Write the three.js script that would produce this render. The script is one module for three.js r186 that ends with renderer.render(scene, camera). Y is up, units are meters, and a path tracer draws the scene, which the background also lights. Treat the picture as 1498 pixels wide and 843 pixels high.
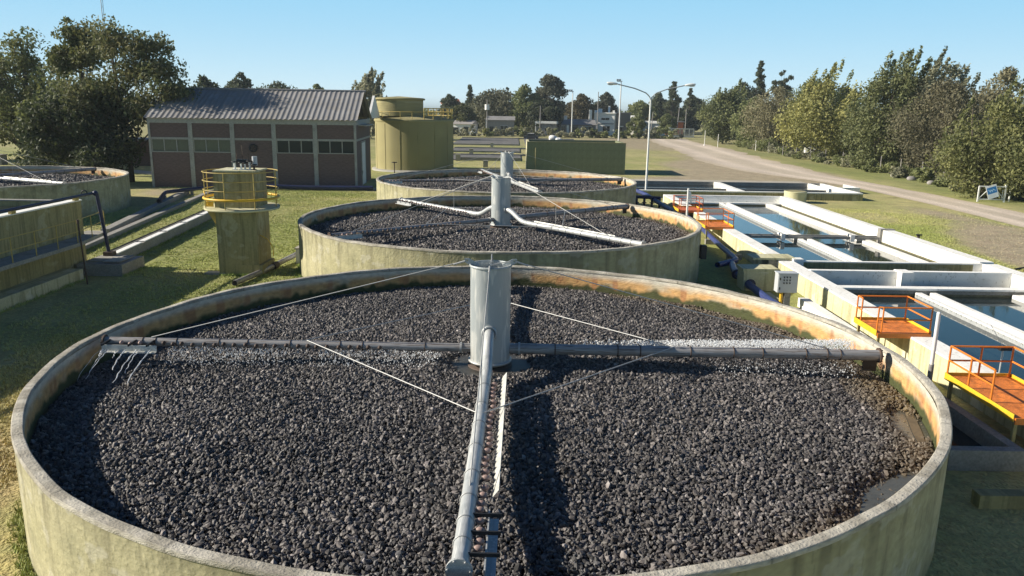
import * as THREE from 'three';
import { mergeGeometries } from 'three/addons/utils/BufferGeometryUtils.js';

// ------------------------------------------------------------------ camera, sky, sun, exposure
const R = Math.PI / 180;
const scene = new THREE.Scene();
const camera = new THREE.PerspectiveCamera(40.76, 1024 / 576, 0.3, 4000);
camera.position.set(0, 7.9, 0);
camera.rotation.order = 'YXZ';
camera.rotation.set(-13.01 * R, 0, 0.887 * R);
scene.add(camera);

const SUN_EL = 27 * R, SUN_AZ = 1.5 * R;      // the sun stands low on the left, a little ahead of the viewer
const sunDir = new THREE.Vector3(-Math.cos(SUN_EL) * Math.cos(SUN_AZ), Math.sin(SUN_EL), -Math.cos(SUN_EL) * Math.sin(SUN_AZ));
{ // clear sky: pale at the horizon, deeper blue overhead, a wide soft brightening round the sun
  const W = 512, H = 256, d = new Float32Array(W * H * 4);
  for (let j = 0; j < H; j++) for (let i = 0; i < W; i++) {
    const v = (j + 0.5) / H, th = (v - 0.5) * Math.PI, ph = ((i + 0.5) / W - 0.5) * 2 * Math.PI;
    const y = Math.sin(th), x = Math.cos(th) * Math.cos(ph), z = Math.cos(th) * Math.sin(ph);
    const e = Math.max(y, 0), a = 1 - Math.exp(-e * 10), b = 1 - Math.exp(-Math.max(0, e - 0.13) * 6.5);
    const c = [[0.80, 0.20, 0.012], [1.0, 0.61, 0.05], [1.06, 0.95, 0.17]].map(([h, m, t]) => { const q = h + (m - h) * a; return q + (t - q) * b; });
    const mu = Math.max(x * sunDir.x + y * sunDir.y + z * sunDir.z, 0);
    const glow = 0.18 * Math.pow(mu, 8) + 0.6 * Math.pow(mu, 60);
    const k = (j * W + i) * 4;
    d[k] = c[0] + glow * 1.0; d[k + 1] = c[1] + glow * 0.92; d[k + 2] = c[2] + glow * 0.8; d[k + 3] = 1;
    if (y < 0) { const f = Math.min(1, -y * 6); d[k] += (0.13 - d[k]) * f; d[k + 1] += (0.13 - d[k + 1]) * f; d[k + 2] += (0.10 - d[k + 2]) * f; }
  }
  const t = new THREE.DataTexture(d, W, H, THREE.RGBAFormat, THREE.FloatType);
  t.mapping = THREE.EquirectangularReflectionMapping; t.magFilter = THREE.LinearFilter; t.minFilter = THREE.LinearFilter; t.needsUpdate = true;
  scene.background = t; scene.environment = t;
}
scene.backgroundIntensity = 0.6; scene.environmentIntensity = 0.6;
const sun = new THREE.DirectionalLight(new THREE.Color(1, 0.92, 0.78), 5.0);
sun.position.copy(sunDir).multiplyScalar(200); sun.position.z -= 60; sun.target.position.set(0, 0, -60);
sun.castShadow = true; sun.shadow.mapSize.set(4096, 4096);
Object.assign(sun.shadow.camera, { left: -150, right: 150, top: 150, bottom: -150, near: 1, far: 600 });
scene.add(sun, sun.target);
scene.fog = new THREE.FogExp2(new THREE.Color().setRGB(0.78, 0.88, 0.96), 0.0002);   // thin afternoon haze

const renderer = new THREE.WebGLRenderer({ antialias: true });
renderer.setSize(1024, 576);
renderer.toneMapping = THREE.LinearToneMapping;
renderer.toneMappingExposure = 1.6;
renderer.outputColorSpace = THREE.SRGBColorSpace;
renderer.shadowMap.enabled = true;

// ------------------------------------------------------------------ random numbers and noise
function rng(s) { return () => { s = (s + 0x6d2b79f5) | 0; let t = Math.imul(s ^ (s >>> 15), 1 | s); t = (t + Math.imul(t ^ (t >>> 7), 61 | t)) ^ t; return ((t ^ (t >>> 14)) >>> 0) / 4294967296; }; }
function hash(i, j) { let h = Math.imul(i, 374761393) ^ Math.imul(j, 668265263); h = Math.imul(h ^ (h >>> 13), 1274126177); return ((h ^ (h >>> 16)) >>> 0) / 4294967296; }
const mod = (a, n) => ((a % n) + n) % n;
function vnoise(x, y, px = 0, py = px) {
  const i = Math.floor(x), j = Math.floor(y), u = x - i, v = y - j, s = u * u * (3 - 2 * u), t = v * v * (3 - 2 * v);
  const h = (a, b) => hash(px ? mod(a, px) : a, py ? mod(b, py) : b);
  return (h(i, j) * (1 - s) + h(i + 1, j) * s) * (1 - t) + (h(i, j + 1) * (1 - s) + h(i + 1, j + 1) * s) * t;
}
function fbm(x, y, oct = 4, px = 0, py = px) { let a = 0.5, s = 0, n = 0; for (let o = 0; o < oct; o++) { s += a * vnoise(x + o * 17 * (px ? 0 : 1), y, px, py); n += a; a *= 0.5; x *= 2; y *= 2; px *= 2; py *= 2; } return s / n; }
const sst = (a, b, x) => { const t = Math.min(1, Math.max(0, (x - a) / (b - a))); return t * t * (3 - 2 * t); };
const mix = (a, b, t) => a + (b - a) * t;
const mix3 = (a, b, t) => [mix(a[0], b[0], t), mix(a[1], b[1], t), mix(a[2], b[2], t)];
const enc = (v) => { v = Math.min(1, Math.max(0, v)); return 255 * (v <= 0.0031308 ? 12.92 * v : 1.055 * Math.pow(v, 1 / 2.4) - 0.055); };

// ------------------------------------------------------------------ textures (linear colours in, sRGB bytes out)
function colourTex(w, h, fn, rx = 1, ry = 1) {
  const d = new Uint8Array(w * h * 4);
  for (let j = 0; j < h; j++) for (let i = 0; i < w; i++) { const c = fn((i + 0.5) / w, (j + 0.5) / h), k = (j * w + i) * 4; d[k] = enc(c[0]); d[k + 1] = enc(c[1]); d[k + 2] = enc(c[2]); d[k + 3] = 255; }
  const t = new THREE.DataTexture(d, w, h); t.colorSpace = THREE.SRGBColorSpace; return finish(t, rx, ry);
}
function valueTex(w, h, fn, rx = 1, ry = 1) {
  const d = new Uint8Array(w * h * 4);
  for (let j = 0; j < h; j++) for (let i = 0; i < w; i++) { const v = 255 * Math.min(1, Math.max(0, fn((i + 0.5) / w, (j + 0.5) / h))), k = (j * w + i) * 4; d[k] = d[k + 1] = d[k + 2] = v; d[k + 3] = 255; }
  return finish(new THREE.DataTexture(d, w, h), rx, ry);
}
function finish(t, rx, ry) { t.wrapS = t.wrapT = THREE.RepeatWrapping; t.repeat.set(rx, ry); t.magFilter = THREE.LinearFilter; t.minFilter = THREE.LinearMipmapLinearFilter; t.generateMipmaps = true; t.needsUpdate = true; return t; }
const rep = (t, x, y) => { const c = t.clone(); c.repeat.set(x, y); c.needsUpdate = true; return c; };

const plasterBump = valueTex(512, 512, (u, v) => 0.6 * fbm(u * 8, v * 8, 5, 8) + 0.4 * Math.pow(fbm(u * 40, v * 40, 2, 40), 2));
const speckle = (base, amp, seed, n = 256, cells = 6) => colourTex(n, n, (u, v) => { const f = fbm(u * cells + seed, v * cells, 5, cells), g = fbm(u * cells * 8, v * cells * 8, 2, cells * 8); const k = 1 + amp * (f - 0.5) * 2 + amp * 0.7 * (g - 0.5) * 2; return base.map((c) => c * k); });
// painted concrete of the round tanks: once round the circumference, bottom to top
const wallTex = colourTex(2048, 256, (u, v) => {
  const x = u * 63, y = v * 2.5, big = fbm(u * 24, v * 2, 4, 24, 2), streak = fbm(u * 260, v * 1.0, 3, 260, 1), fine = fbm(u * 500, v * 24, 3, 500, 24), patch = fbm(u * 60 + 3, v * 3, 4, 60, 3);
  let c = mix3([0.36, 0.335, 0.19], [0.45, 0.415, 0.26], big);
  c = mix3(c, [0.27, 0.26, 0.155], 0.6 * sst(0.5, 0.75, patch));
  const top = Math.exp(-(1 - v) * 7), drip = sst(0.48, 0.8, streak) * Math.exp(-(1 - v) * 1.3);
  if (fbm(u * 900, v * 3, 2, 900, 3) > 0.70) c = c.map((q) => q * 0.8); c = mix3(c, [0.13, 0.115, 0.07], Math.min(0.75, 0.26 * top + 0.46 * drip));
  c = mix3(c, [0.50, 0.48, 0.40], 0.35 * sst(0.62, 0.72, fbm(u * 120, v * 5, 4, 120, 5)));
  c = mix3(c, [0.22, 0.21, 0.12], 0.5 * Math.exp(-v * 9));
  const k = 0.82 + 0.36 * fine; return c.map((q) => q * k);
});
// inside of the tanks: pale lime at the top, a rust band, black-green slime at the stones
const innerTex = colourTex(2048, 128, (u, vv) => { const v = 1 - vv;
  const n = fbm(u * 60, v * 2, 4, 60, 2), st = fbm(u * 240, v * 1.5, 3, 240, 2), f = fbm(u * 500, v * 14, 2, 500, 14);
  let c = mix3([0.46, 0.39, 0.27], [0.56, 0.33, 0.13], sst(0.30, 0.62, n));
  c = mix3(c, [0.36, 0.15, 0.06], 0.7 * sst(0.52, 0.75, st));
  c = mix3(c, [0.56, 0.54, 0.47], 0.85 * sst(0.80 - 0.14 * n, 0.97, v));
  const slime = 1 - sst(0.47, 0.64, v + 0.28 * (st - 0.5) + 0.3 * (n - 0.5));
  c = mix3(c, [0.055, 0.062, 0.018], slime);
  const k = 0.78 + 0.44 * f; return c.map((q) => q * k);
});
const rimTex = colourTex(2048, 32, (u, v) => { const n = fbm(u * 160, v * 2, 5, 160, 2), g = fbm(u * 900, v * 12, 2, 900, 12), j = Math.abs(mod(u * 46, 1) - 0.5) > 0.492 ? 0.55 : 1; const c = mix3([0.30, 0.275, 0.225], [0.46, 0.43, 0.365], sst(0.3, 0.7, n)); return c.map((q) => q * (0.75 + 0.5 * g) * j); });
const creamTex = colourTex(512, 512, (u, v) => { const n = fbm(u * 5, v * 5, 5, 5), s = fbm(u * 40, v * 2, 3, 40, 2), f = fbm(u * 60, v * 60, 2, 60); let c = mix3([0.52, 0.49, 0.29], [0.60, 0.57, 0.39], n); c = mix3(c, [0.30, 0.275, 0.15], 0.6 * sst(0.5, 0.78, s)); c = mix3(c, [0.66, 0.64, 0.54], 0.5 * sst(0.62, 0.68, fbm(u * 7 + 3, v * 7, 5, 7))); return c.map((q) => q * (0.88 + 0.24 * f)); }, 0.25, 0.25);
const oliveTex = colourTex(512, 512, (u, v) => { const n = fbm(u * 5, v * 5, 5, 5), s = fbm(u * 40, v * 2, 3, 40, 2), f = fbm(u * 60, v * 60, 2, 60); let c = mix3([0.28, 0.25, 0.115], [0.35, 0.31, 0.155], n); c = mix3(c, [0.17, 0.155, 0.075], 0.65 * sst(0.48, 0.75, s)); c = mix3(c, [0.44, 0.41, 0.27], 0.5 * sst(0.60, 0.66, fbm(u * 7 + 3, v * 7, 5, 7))); return c.map((q) => q * (0.88 + 0.24 * f)); }, 0.25, 0.25);
const whiteTex = colourTex(512, 512, (u, v) => { const n = fbm(u * 6, v * 6, 5, 6), s = fbm(u * 30, v * 30, 3, 30); let c = mix3([0.85, 0.84, 0.80], [0.76, 0.74, 0.68], sst(0.45, 0.75, n)); c = mix3(c, [0.40, 0.38, 0.33], 0.5 * sst(0.68, 0.82, s)); return c; }, 0.3, 0.3);
const greyTex = colourTex(512, 512, (u, v) => { const n = fbm(u * 5, v * 5, 5, 5), f = fbm(u * 60, v * 60, 2, 60); const c = mix3([0.22, 0.21, 0.19], [0.34, 0.33, 0.30], n); return c.map((q) => q * (0.75 + 0.5 * f)); }, 0.35, 0.35);
const steelTex = colourTex(512, 512, (u, v) => { const n = fbm(u * 6, v * 4, 5, 6, 4), s = fbm(u * 50, v * 1, 3, 50, 1), g = fbm(u * 30, v * 30, 3, 30); let c = mix3([0.38, 0.40, 0.41], [0.52, 0.53, 0.52], n); c = mix3(c, [0.33, 0.35, 0.35], 0.5 * sst(0.5, 0.75, s)); c = mix3(c, [0.74, 0.73, 0.70], 0.5 * sst(0.6, 0.75, g)); return c; });
const columnTex = colourTex(512, 512, (u, v) => {
  const n = fbm(u * 6, v * 4, 5, 6, 4), s = fbm(u * 50, v * 1, 3, 50, 1), g = fbm(u * 24, v * 24, 3, 24); let c = mix3([0.33, 0.37, 0.38], [0.44, 0.46, 0.455], n);
  c = mix3(c, [0.72, 0.71, 0.66], 0.5 * sst(0.56, 0.72, g)); c = mix3(c, [0.33, 0.36, 0.37], 0.45 * sst(0.5, 0.75, s));
  if (Math.abs(v - 0.73) < 0.004) c = c.map((q) => q * 0.7);
  const r = (1 - sst(0.02, 0.26, v)) * sst(0.35, 0.6, fbm(u * 5 + 9, v * 1.2, 3, 5)) ; c = mix3(c, [0.30, 0.17, 0.06], 0.8 * r); return c;
});
const darkPipeTex = colourTex(512, 256, (u, v) => { const n = fbm(u * 12, v * 6, 5, 12, 6), g = fbm(u * 60, v * 30, 3, 60, 30); let c = mix3([0.22, 0.21, 0.205], [0.42, 0.41, 0.40], n); c = mix3(c, [0.10, 0.06, 0.04], 0.7 * sst(0.55, 0.72, g)); return c; });
const brickTex = colourTex(512, 512, (u, v) => {   // 16 courses x 8 bricks, 1.92 m x 1.28 m
  const row = Math.floor(v * 16), x = u * 8 + (row % 2) * 0.5, b = Math.floor(x), fu = x - b, fv = v * 16 - row;
  if (fu < 0.05 || fv < 0.14) return [0.13, 0.115, 0.105];
  const h = hash(mod(b, 8) + 3, row), k = 0.8 + 0.4 * fbm(u * 60, v * 60, 2, 60); return mix3([0.115, 0.074, 0.066], [0.165, 0.105, 0.092], h).map((q) => q * k);
}, 1 / 1.92, 1 / 1.28);
const roofTex = colourTex(1024, 512, (u, v) => { const n = fbm(u * 8, v * 4, 5, 8, 4), s = fbm(u * 90, v * 2, 3, 90, 2), p = fbm(u * 24, v * 12, 4, 24, 12); let c = mix3([0.19, 0.185, 0.185], [0.285, 0.28, 0.28], n); c = mix3(c, [0.17, 0.16, 0.155], 0.6 * sst(0.5, 0.75, s)); c = mix3(c, [0.22, 0.20, 0.17], 0.5 * sst(0.55, 0.75, p)); return c; }, 1 / 20, 1 / 7);
const grassTex = colourTex(1024, 1024, (u, v) => { const a = fbm(u * 10, v * 10, 5, 10), b = fbm(u * 90, v * 90, 3, 90), c = fbm(u * 30 + 5, v * 30, 4, 30); const k = 0.45 + 0.45 * a + 0.62 * b; return mix3([0.92, 0.98, 0.86], [1.14, 1.0, 0.92], c).map((q) => 0.78 * q * k); }, 1 / 9, 1 / 9);
const grassBump = valueTex(512, 512, (u, v) => fbm(u * 60, v * 60, 3, 60), 1 / 3, 1 / 3);
const gravelTex = colourTex(512, 512, (u, v) => { const a = fbm(u * 6, v * 6, 4, 6), b = fbm(u * 70, v * 70, 2, 70); const c = mix3([0.52, 0.435, 0.35], [0.62, 0.535, 0.445], a); return c.map((q) => q * (0.7 + 0.6 * b)); }, 1 / 5, 1 / 5);
const barkTex = colourTex(256, 256, (u, v) => { const n = fbm(u * 16, v * 4, 4, 16, 4); return mix3([0.055, 0.045, 0.035], [0.16, 0.13, 0.10], n); });
const waterBump = valueTex(512, 512, (u, v) => 0.7 * fbm(u * 10, v * 10, 3, 10) + 0.3 * fbm(u * 34, v * 34, 2, 34), 1 / 5, 1 / 5);
const sludgeTex = colourTex(512, 512, (u, v) => { const n = fbm(u * 7, v * 7, 5, 7), g = fbm(u * 50, v * 50, 2, 50); return mix3([0.085, 0.082, 0.082], [0.17, 0.16, 0.15], n).map((q) => q * (0.7 + 0.6 * g)); }, 1 / 12, 1 / 12);

// ------------------------------------------------------------------ materials
const std = (o) => new THREE.MeshStandardMaterial({ roughness: 0.85, metalness: 0, ...o });
const lin = (r, g, b) => new THREE.Color().setRGB(r, g, b);
const M = {
  wall: std({ map: wallTex, bumpMap: rep(plasterBump, 24, 1), bumpScale: 0.02, roughness: 0.9 }),
  inner: std({ map: innerTex, bumpMap: rep(plasterBump, 24, 1), bumpScale: 0.02, roughness: 0.8 }),
  rim: std({ map: rimTex, bumpMap: rep(plasterBump, 60, 1), bumpScale: 0.02, roughness: 0.92 }),
  cream: std({ map: creamTex, bumpMap: rep(plasterBump, 0.4, 0.4), bumpScale: 0.012 }),
  olive: std({ map: oliveTex, bumpMap: rep(plasterBump, 0.4, 0.4), bumpScale: 0.012 }),
  white: std({ map: whiteTex, bumpMap: rep(plasterBump, 0.4, 0.4), bumpScale: 0.01 }),
  grey: std({ map: greyTex, bumpMap: rep(plasterBump, 0.5, 0.5), bumpScale: 0.018, roughness: 0.92 }),
  steel: std({ map: steelTex, roughness: 0.48, metalness: 0.25, bumpMap: rep(plasterBump, 2, 2), bumpScale: 0.004 }),
  column: std({ map: columnTex, roughness: 0.5, metalness: 0.2, bumpMap: rep(plasterBump, 3, 3), bumpScale: 0.005 }),
  darkPipe: std({ map: darkPipeTex, roughness: 0.42, metalness: 0.1 }),
  rusty: std({ map: speckle([0.075, 0.048, 0.035], 0.5, 2), roughness: 0.7 }),
  rod: std({ color: lin(0.42, 0.42, 0.41), roughness: 0.5, metalness: 0.3 }),
  nozzle: std({ map: speckle([0.34, 0.235, 0.205], 0.6, 4), roughness: 0.6 }),
  plate: std({ map: speckle([0.58, 0.58, 0.54], 0.25, 5), roughness: 0.5, metalness: 0.2 }),
  orange: std({ map: speckle([0.70, 0.20, 0.022], 0.22, 6), roughness: 0.5 }),
  orangeFloor: std({ map: speckle([0.66, 0.20, 0.035], 0.55, 7), roughness: 0.6 }),
  yellow: std({ map: speckle([0.74, 0.45, 0.03], 0.18, 8), roughness: 0.5 }),
  yellowRail: std({ map: speckle([0.46, 0.34, 0.09], 0.25, 9), roughness: 0.55 }),
  blue: std({ map: speckle([0.05, 0.068, 0.20], 0.4, 10), roughness: 0.42 }),
  navy: std({ map: speckle([0.012, 0.02, 0.07], 0.4, 11), roughness: 0.5 }),
  paintWhite: std({ map: speckle([0.74, 0.74, 0.72], 0.12, 12), roughness: 0.5 }),
  boxGrey: std({ map: speckle([0.48, 0.50, 0.52], 0.08, 13), roughness: 0.45 }),
  black: std({ color: lin(0.015, 0.015, 0.017), roughness: 0.6 }),
  brick: std({ map: brickTex, bumpMap: rep(brickTex, 1 / 1.92, 1 / 1.28), bumpScale: 0.006 }),
  beam: std({ map: rep(greyTex, 0.35, 0.35), color: lin(1.25, 1.25, 1.22), bumpMap: rep(plasterBump, 0.4, 0.4), bumpScale: 0.01 }),
  roof: std({ map: roofTex, roughness: 0.9 }),
  paneDark: std({ color: lin(0.028, 0.034, 0.03), roughness: 0.12 }),
  paneOlive: std({ map: speckle([0.12, 0.125, 0.07], 0.2, 14), roughness: 0.3 }),
  bark: std({ map: barkTex, roughness: 0.95, bumpMap: barkTex, bumpScale: 0.03 }),
  water: std({ color: lin(0.012, 0.020, 0.022), roughness: 0.045, bumpMap: waterBump, bumpScale: 0.02 }),
  darkWater: std({ color: lin(0.02, 0.022, 0.022), roughness: 0.10, bumpMap: waterBump, bumpScale: 0.006 }),
  muddy: std({ map: speckle([0.085, 0.083, 0.07], 0.25, 15), roughness: 0.22, bumpMap: rep(waterBump, 1.2, 1.2), bumpScale: 0.004 }),
  wetSlab: std({ map: speckle([0.05, 0.048, 0.043], 0.4, 41), roughness: 0.5 }),
  silt: std({ map: speckle([0.13, 0.10, 0.062], 0.3, 16), roughness: 0.85 }),
  stone: std({ color: 0xffffff, roughness: 0.6, flatShading: true }),
  sludge: std({ map: sludgeTex, roughness: 0.9 }),
  gravel: std({ map: gravelTex, vertexColors: true, roughness: 0.95, bumpMap: grassBump, bumpScale: 0.02 }),
  apron: std({ map: rep(greyTex, 0.2, 0.2), color: lin(1.5, 1.42, 1.28), roughness: 0.95 }),
  redTile: std({ map: speckle([0.50, 0.14, 0.06], 0.25, 17) }),
  renderWhite: std({ map: speckle([0.78, 0.77, 0.74], 0.15, 18) }),
  renderGrey: std({ map: speckle([0.30, 0.28, 0.27], 0.2, 19) }),
  renderDim: std({ map: speckle([0.20, 0.18, 0.17], 0.2, 20) }),
  carPaint: new THREE.MeshPhysicalMaterial({ color: lin(0.018, 0.02, 0.024), roughness: 0.35, clearcoat: 1, clearcoatRoughness: 0.08 }),
  foam: new THREE.MeshPhysicalMaterial({ color: lin(0.9, 0.91, 0.92), roughness: 0.3, transmission: 0.3, thickness: 0, side: THREE.DoubleSide }),
  mist: new THREE.MeshPhysicalMaterial({ color: lin(0.93, 0.94, 0.95), roughness: 0.3, transmission: 0.6, thickness: 0, side: THREE.DoubleSide }),
  scum: std({ map: speckle([0.16, 0.15, 0.085], 0.5, 40), roughness: 0.8 }),
  leaf: new THREE.MeshPhysicalMaterial({ color: 0xffffff, vertexColors: true, roughness: 0.8, transmission: 0.45, thickness: 0, side: THREE.DoubleSide, specularIntensity: 0.5 }),
  blade: std({ color: 0xffffff, roughness: 0.9, side: THREE.DoubleSide }),
};

// ------------------------------------------------------------------ helpers
const used = {};
function numbered(n) { const k = used[n] = (used[n] || 0) + 1; return k === 1 ? n : n + '_' + String(k - 1).padStart(3, '0'); }
function tag(o, label, category, group, kind) { if (label) o.userData.label = label; if (category) o.userData.category = category; if (group) o.userData.group = group; if (kind) o.userData.kind = kind; return o; }
function thing(name, label, category, [x, y, z] = [0, 0, 0], turn = 0, group) { const o = new THREE.Group(); o.name = numbered(name); o.position.set(x, y, z); o.rotation.y = turn; scene.add(o); return tag(o, label, category, group); }
function norm(g) { let q = g.index ? g.toNonIndexed() : g; for (const k of Object.keys(q.attributes)) if (!['position', 'normal', 'uv', 'color'].includes(k)) q.deleteAttribute(k); return q; }
function obj(name, geos, mat, parent = scene, label, kind) {
  const list = (Array.isArray(geos) ? geos : [geos]); const g = list.length === 1 ? list[0] : mergeGeometries(list.map(norm));
  const m = new THREE.Mesh(g, mat); m.name = parent === scene ? numbered(name) : name; m.castShadow = m.receiveShadow = true; parent.add(m); tag(m, label, null, null, kind); return m;
}
const struct = (name, geos, mat, label) => { const m = obj(name, geos, mat); m.userData.kind = 'structure'; if (label) m.userData.label = label; return m; };
// box from corner to corner, uv in metres
function bx(x0, x1, y0, y1, z0, z1) {
  const w = Math.abs(x1 - x0), h = Math.abs(y1 - y0), d = Math.abs(z1 - z0), g = new THREE.BoxGeometry(w, h, d), uv = g.attributes.uv, p = g.attributes.normal;
  const ox = x0 * 0.37 + z0 * 0.21, oy = y0 * 0.3;
  for (let i = 0; i < uv.count; i++) { const a = Math.abs(p.getX(i)) > 0.5 ? d : w, b = Math.abs(p.getY(i)) > 0.5 ? d : h; uv.setXY(i, uv.getX(i) * a + ox, uv.getY(i) * b + oy); }
  g.translate((x0 + x1) / 2, (y0 + y1) / 2, (z0 + z1) / 2); return g;
}
const V = (x, y, z) => new THREE.Vector3(x, y, z);
function rod(a, b, r, seg = 8, r2 = r) {
  const p = V(...a), q = V(...b), d = q.clone().sub(p), L = d.length(), g = new THREE.CylinderGeometry(r2, r, L, seg, 1);
  g.applyQuaternion(new THREE.Quaternion().setFromUnitVectors(V(0, 1, 0), d.normalize())); g.translate((p.x + q.x) / 2, (p.y + q.y) / 2, (p.z + q.z) / 2); return g;
}
const tube = (pts, r, seg = 40, rs = 10, curve = 'catmullrom') => new THREE.TubeGeometry(new THREE.CatmullRomCurve3(pts.map((p) => V(...p)), false, curve, 0.15), seg, r, rs, false);
const cyl = (r, h, x, y, z, seg = 24, r2 = r) => new THREE.CylinderGeometry(r2, r, h, seg).translate(x, y + h / 2, z);
const lathe = (pts, seg = 48) => new THREE.LatheGeometry(pts.map(([r, y]) => new THREE.Vector2(r, y)), seg);
function railing(parent, path, opts) {  // posts and rails along a polyline
  const { h, levels, r = 0.022, mat, closed = false, every = 1.2, skip = [] } = opts; const n = path.length - (closed ? 0 : 1), at = new Set();
  const post = (p) => { const k = p.map((q) => q.toFixed(2)).join(); if (!at.has(k)) { at.add(k); obj('post', rod(p, [p[0], p[1] + h, p[2]], r), mat, parent); } };
  for (let i = 0; i < n; i++) {
    if (skip.includes(i)) continue; const a = path[i], b = path[(i + 1) % path.length], L = Math.hypot(b[0] - a[0], b[2] - a[2]), k = Math.max(1, Math.round(L / every));
    for (let j = 0; j <= k; j++) post(a.map((q, m) => mix(q, b[m], j / k)));
    for (const y of levels) obj('rail', rod([a[0], a[1] + y, a[2]], [b[0], b[1] + y, b[2]], r), mat, parent);
  }
}

// ================================================================== ground, roads
function groundColour(x, z) {
  const n = fbm(x * 0.09 + 40, z * 0.09 + 11, 4), m = fbm(x * 0.31 + 7, z * 0.31, 4), d = fbm(x * 0.16 + 90, z * 0.16 + 30, 5);
  let c = mix3([0.275, 0.305, 0.098], [0.415, 0.39, 0.185], sst(0.35, 0.68, 0.6 * n + 0.4 * m));
  const spot = (cx, cz, rx, rz) => Math.exp(-(((x - cx) / rx) ** 2 + ((z - cz) / rz) ** 2));
  const bare = 0.85 * spot(33.5, -50, 4.5, 9) + 0.9 * spot(30, -42, 3, 7) + 0.5 * spot(35, -64, 2.5, 6) + 1.25 * spot(33, -114, 10, 26) + 0.55 * spot(22, -190, 16, 40) + 0.7 * spot(40, -215, 16, 18) + 0.7 * spot(-12, -13, 3, 6) + 0.6 * spot(-32, -72, 3, 6) + 0.5 * spot(-15.6, -36.5, 1.6, 1.0) + 0.6 * spot(18, -94, 9, 3) + 1.0 * spot(30, -100, 8, 9) + 1.1 * spot(33, -200, 7, 30);
  c = mix3(c, [0.36, 0.305, 0.235], Math.min(0.92, sst(0.28, 0.72, bare * (0.45 + 1.1 * d))));
  c = mix3(c, [0.10, 0.13, 0.035], 0.55 * Math.min(1, spot(-9.5, -31, 3, 5) + spot(-20, -50, 4, 12) * 0.4));
  c = mix3(c, [0.15, 0.19, 0.05], 0.55 * sst(43, 47, x) * (1 - sst(150, 260, -z)));
  const dry = spot(-12, -14, 4, 12); c = mix3(c, [0.34, 0.265, 0.125], 0.65 * Math.min(1, dry));
  const far = sst(90, 220, -z); c = mix3(c, [0.27, 0.235, 0.145], 0.45 * far);
  return c;
}
{
  const xs = [], zs = []; for (let i = 0; i <= 240; i++) { const t = (i / 240) * 2 - 1; xs.push(12 + 75 * t + 1500 * Math.sign(t) * Math.pow(Math.abs(t), 9)); }
  for (let i = 0; i <= 300; i++) { const t = i / 300; zs.push(60 - 240 * t - 60 * t * t - 1900 * Math.pow(t, 10)); }
  const P = [], C = [], U = [], I = [];
  for (const z of zs) for (const x of xs) { const c = groundColour(x, z); P.push(x, 0, z); C.push(...c.map((q) => q / 0.8)); U.push(x, z); }
  const n = xs.length; for (let j = 0; j < zs.length - 1; j++) for (let i = 0; i < n - 1; i++) { const a = j * n + i; I.push(a, a + 1, a + n, a + 1, a + n + 1, a + n); }
  const g = new THREE.BufferGeometry(); g.setAttribute('position', new THREE.Float32BufferAttribute(P, 3)); g.setAttribute('color', new THREE.Float32BufferAttribute(C, 3)); g.setAttribute('uv', new THREE.Float32BufferAttribute(U, 2)); g.setIndex(I); g.computeVertexNormals();
  struct('ground', g, std({ map: grassTex, bumpMap: grassBump, bumpScale: 0.05, vertexColors: true, roughness: 0.97 }), 'dry mown grass ground with bare earth patches');
}
function ribbon(line, y, seed, rag, step = 1.5) {  // [x, z, half width] polyline with uneven edges
  const P = [], U = [], I = [], C = []; const pts = []; const cv = new THREE.CatmullRomCurve3(line.map(([x, z, w]) => V(x, w, z))); const L = cv.getLength(), n = Math.ceil(L / step);
  for (let i = 0; i <= n; i++) pts.push([cv.getPointAt(i / n), cv.getTangentAt(i / n)]);
  pts.forEach(([p, t], i) => { const k = Math.hypot(t.x, t.z), nx = -t.z / k, nz = t.x / k; for (const s of [-1, -0.66, -0.42, -0.18, 0.18, 0.42, 0.66, 1]) { const w = s * (p.y + (Math.abs(s) === 1 ? rag * (0.25 + 0.75 * sst(85, 125, -p.z)) * (fbm(i * 0.35 + s * 40 + seed, seed, 4) - 0.5) * 2 : 0)); P.push(p.x + nx * w, y, p.z + nz * w); U.push(p.x + nx * w, p.z + nz * w); const q = Math.abs(s), e = 0.75 + 0.5 * fbm(i * 0.12 + 60, s * 3 + seed + 20, 3), g = q === 0.42 ? 1.1 : q === 0.18 ? 0.86 : q === 1 ? 0.8 : 0.96; C.push(g * e, g * e * (q === 1 ? 0.98 : 1), g * e * (q === 1 ? 0.86 : q === 0.18 ? 0.95 : 1)); } });
  for (let i = 0; i < n; i++) for (let k = 0; k < 7; k++) { const a = i * 8 + k; I.push(a, a + 1, a + 8, a + 1, a + 9, a + 8); }
  const g = new THREE.BufferGeometry(); g.setAttribute('position', new THREE.Float32BufferAttribute(P, 3)); g.setAttribute('uv', new THREE.Float32BufferAttribute(U, 2)); g.setAttribute('color', new THREE.Float32BufferAttribute(C, 3)); g.setIndex(I); g.computeVertexNormals();
  if (g.attributes.normal.getY(0) < 0) { for (let i = 0; i < I.length; i += 3) { const t = I[i]; I[i] = I[i + 1]; I[i + 1] = t; } g.setIndex(I); g.computeVertexNormals(); }
  return g;
}
struct('service_road', ribbon([[40, -20, 2.6], [40, -57, 2.6], [40.5, -75, 2.6], [39.6, -92, 2.8], [37.6, -103, 4.4], [36.8, -116, 6], [37.5, -135, 6.4], [40, -165, 6.4], [43, -215, 5.6], [46, -236, 5]], 0.012, 3, 1.3), M.gravel, 'pale gravel service road beside the row of trees');
struct('path', bx(11.5, 34, 0.0, 0.03, -92.5, -86.5), M.apron, 'pale concrete apron strip behind the low far basin');
struct('path', ribbon([[-70, -96, 1.3], [-48, -94, 1.3], [-36, -86, 1.2]], 0.01, 9, 0.3), M.apron, 'pale concrete path behind the left trees');
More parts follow.
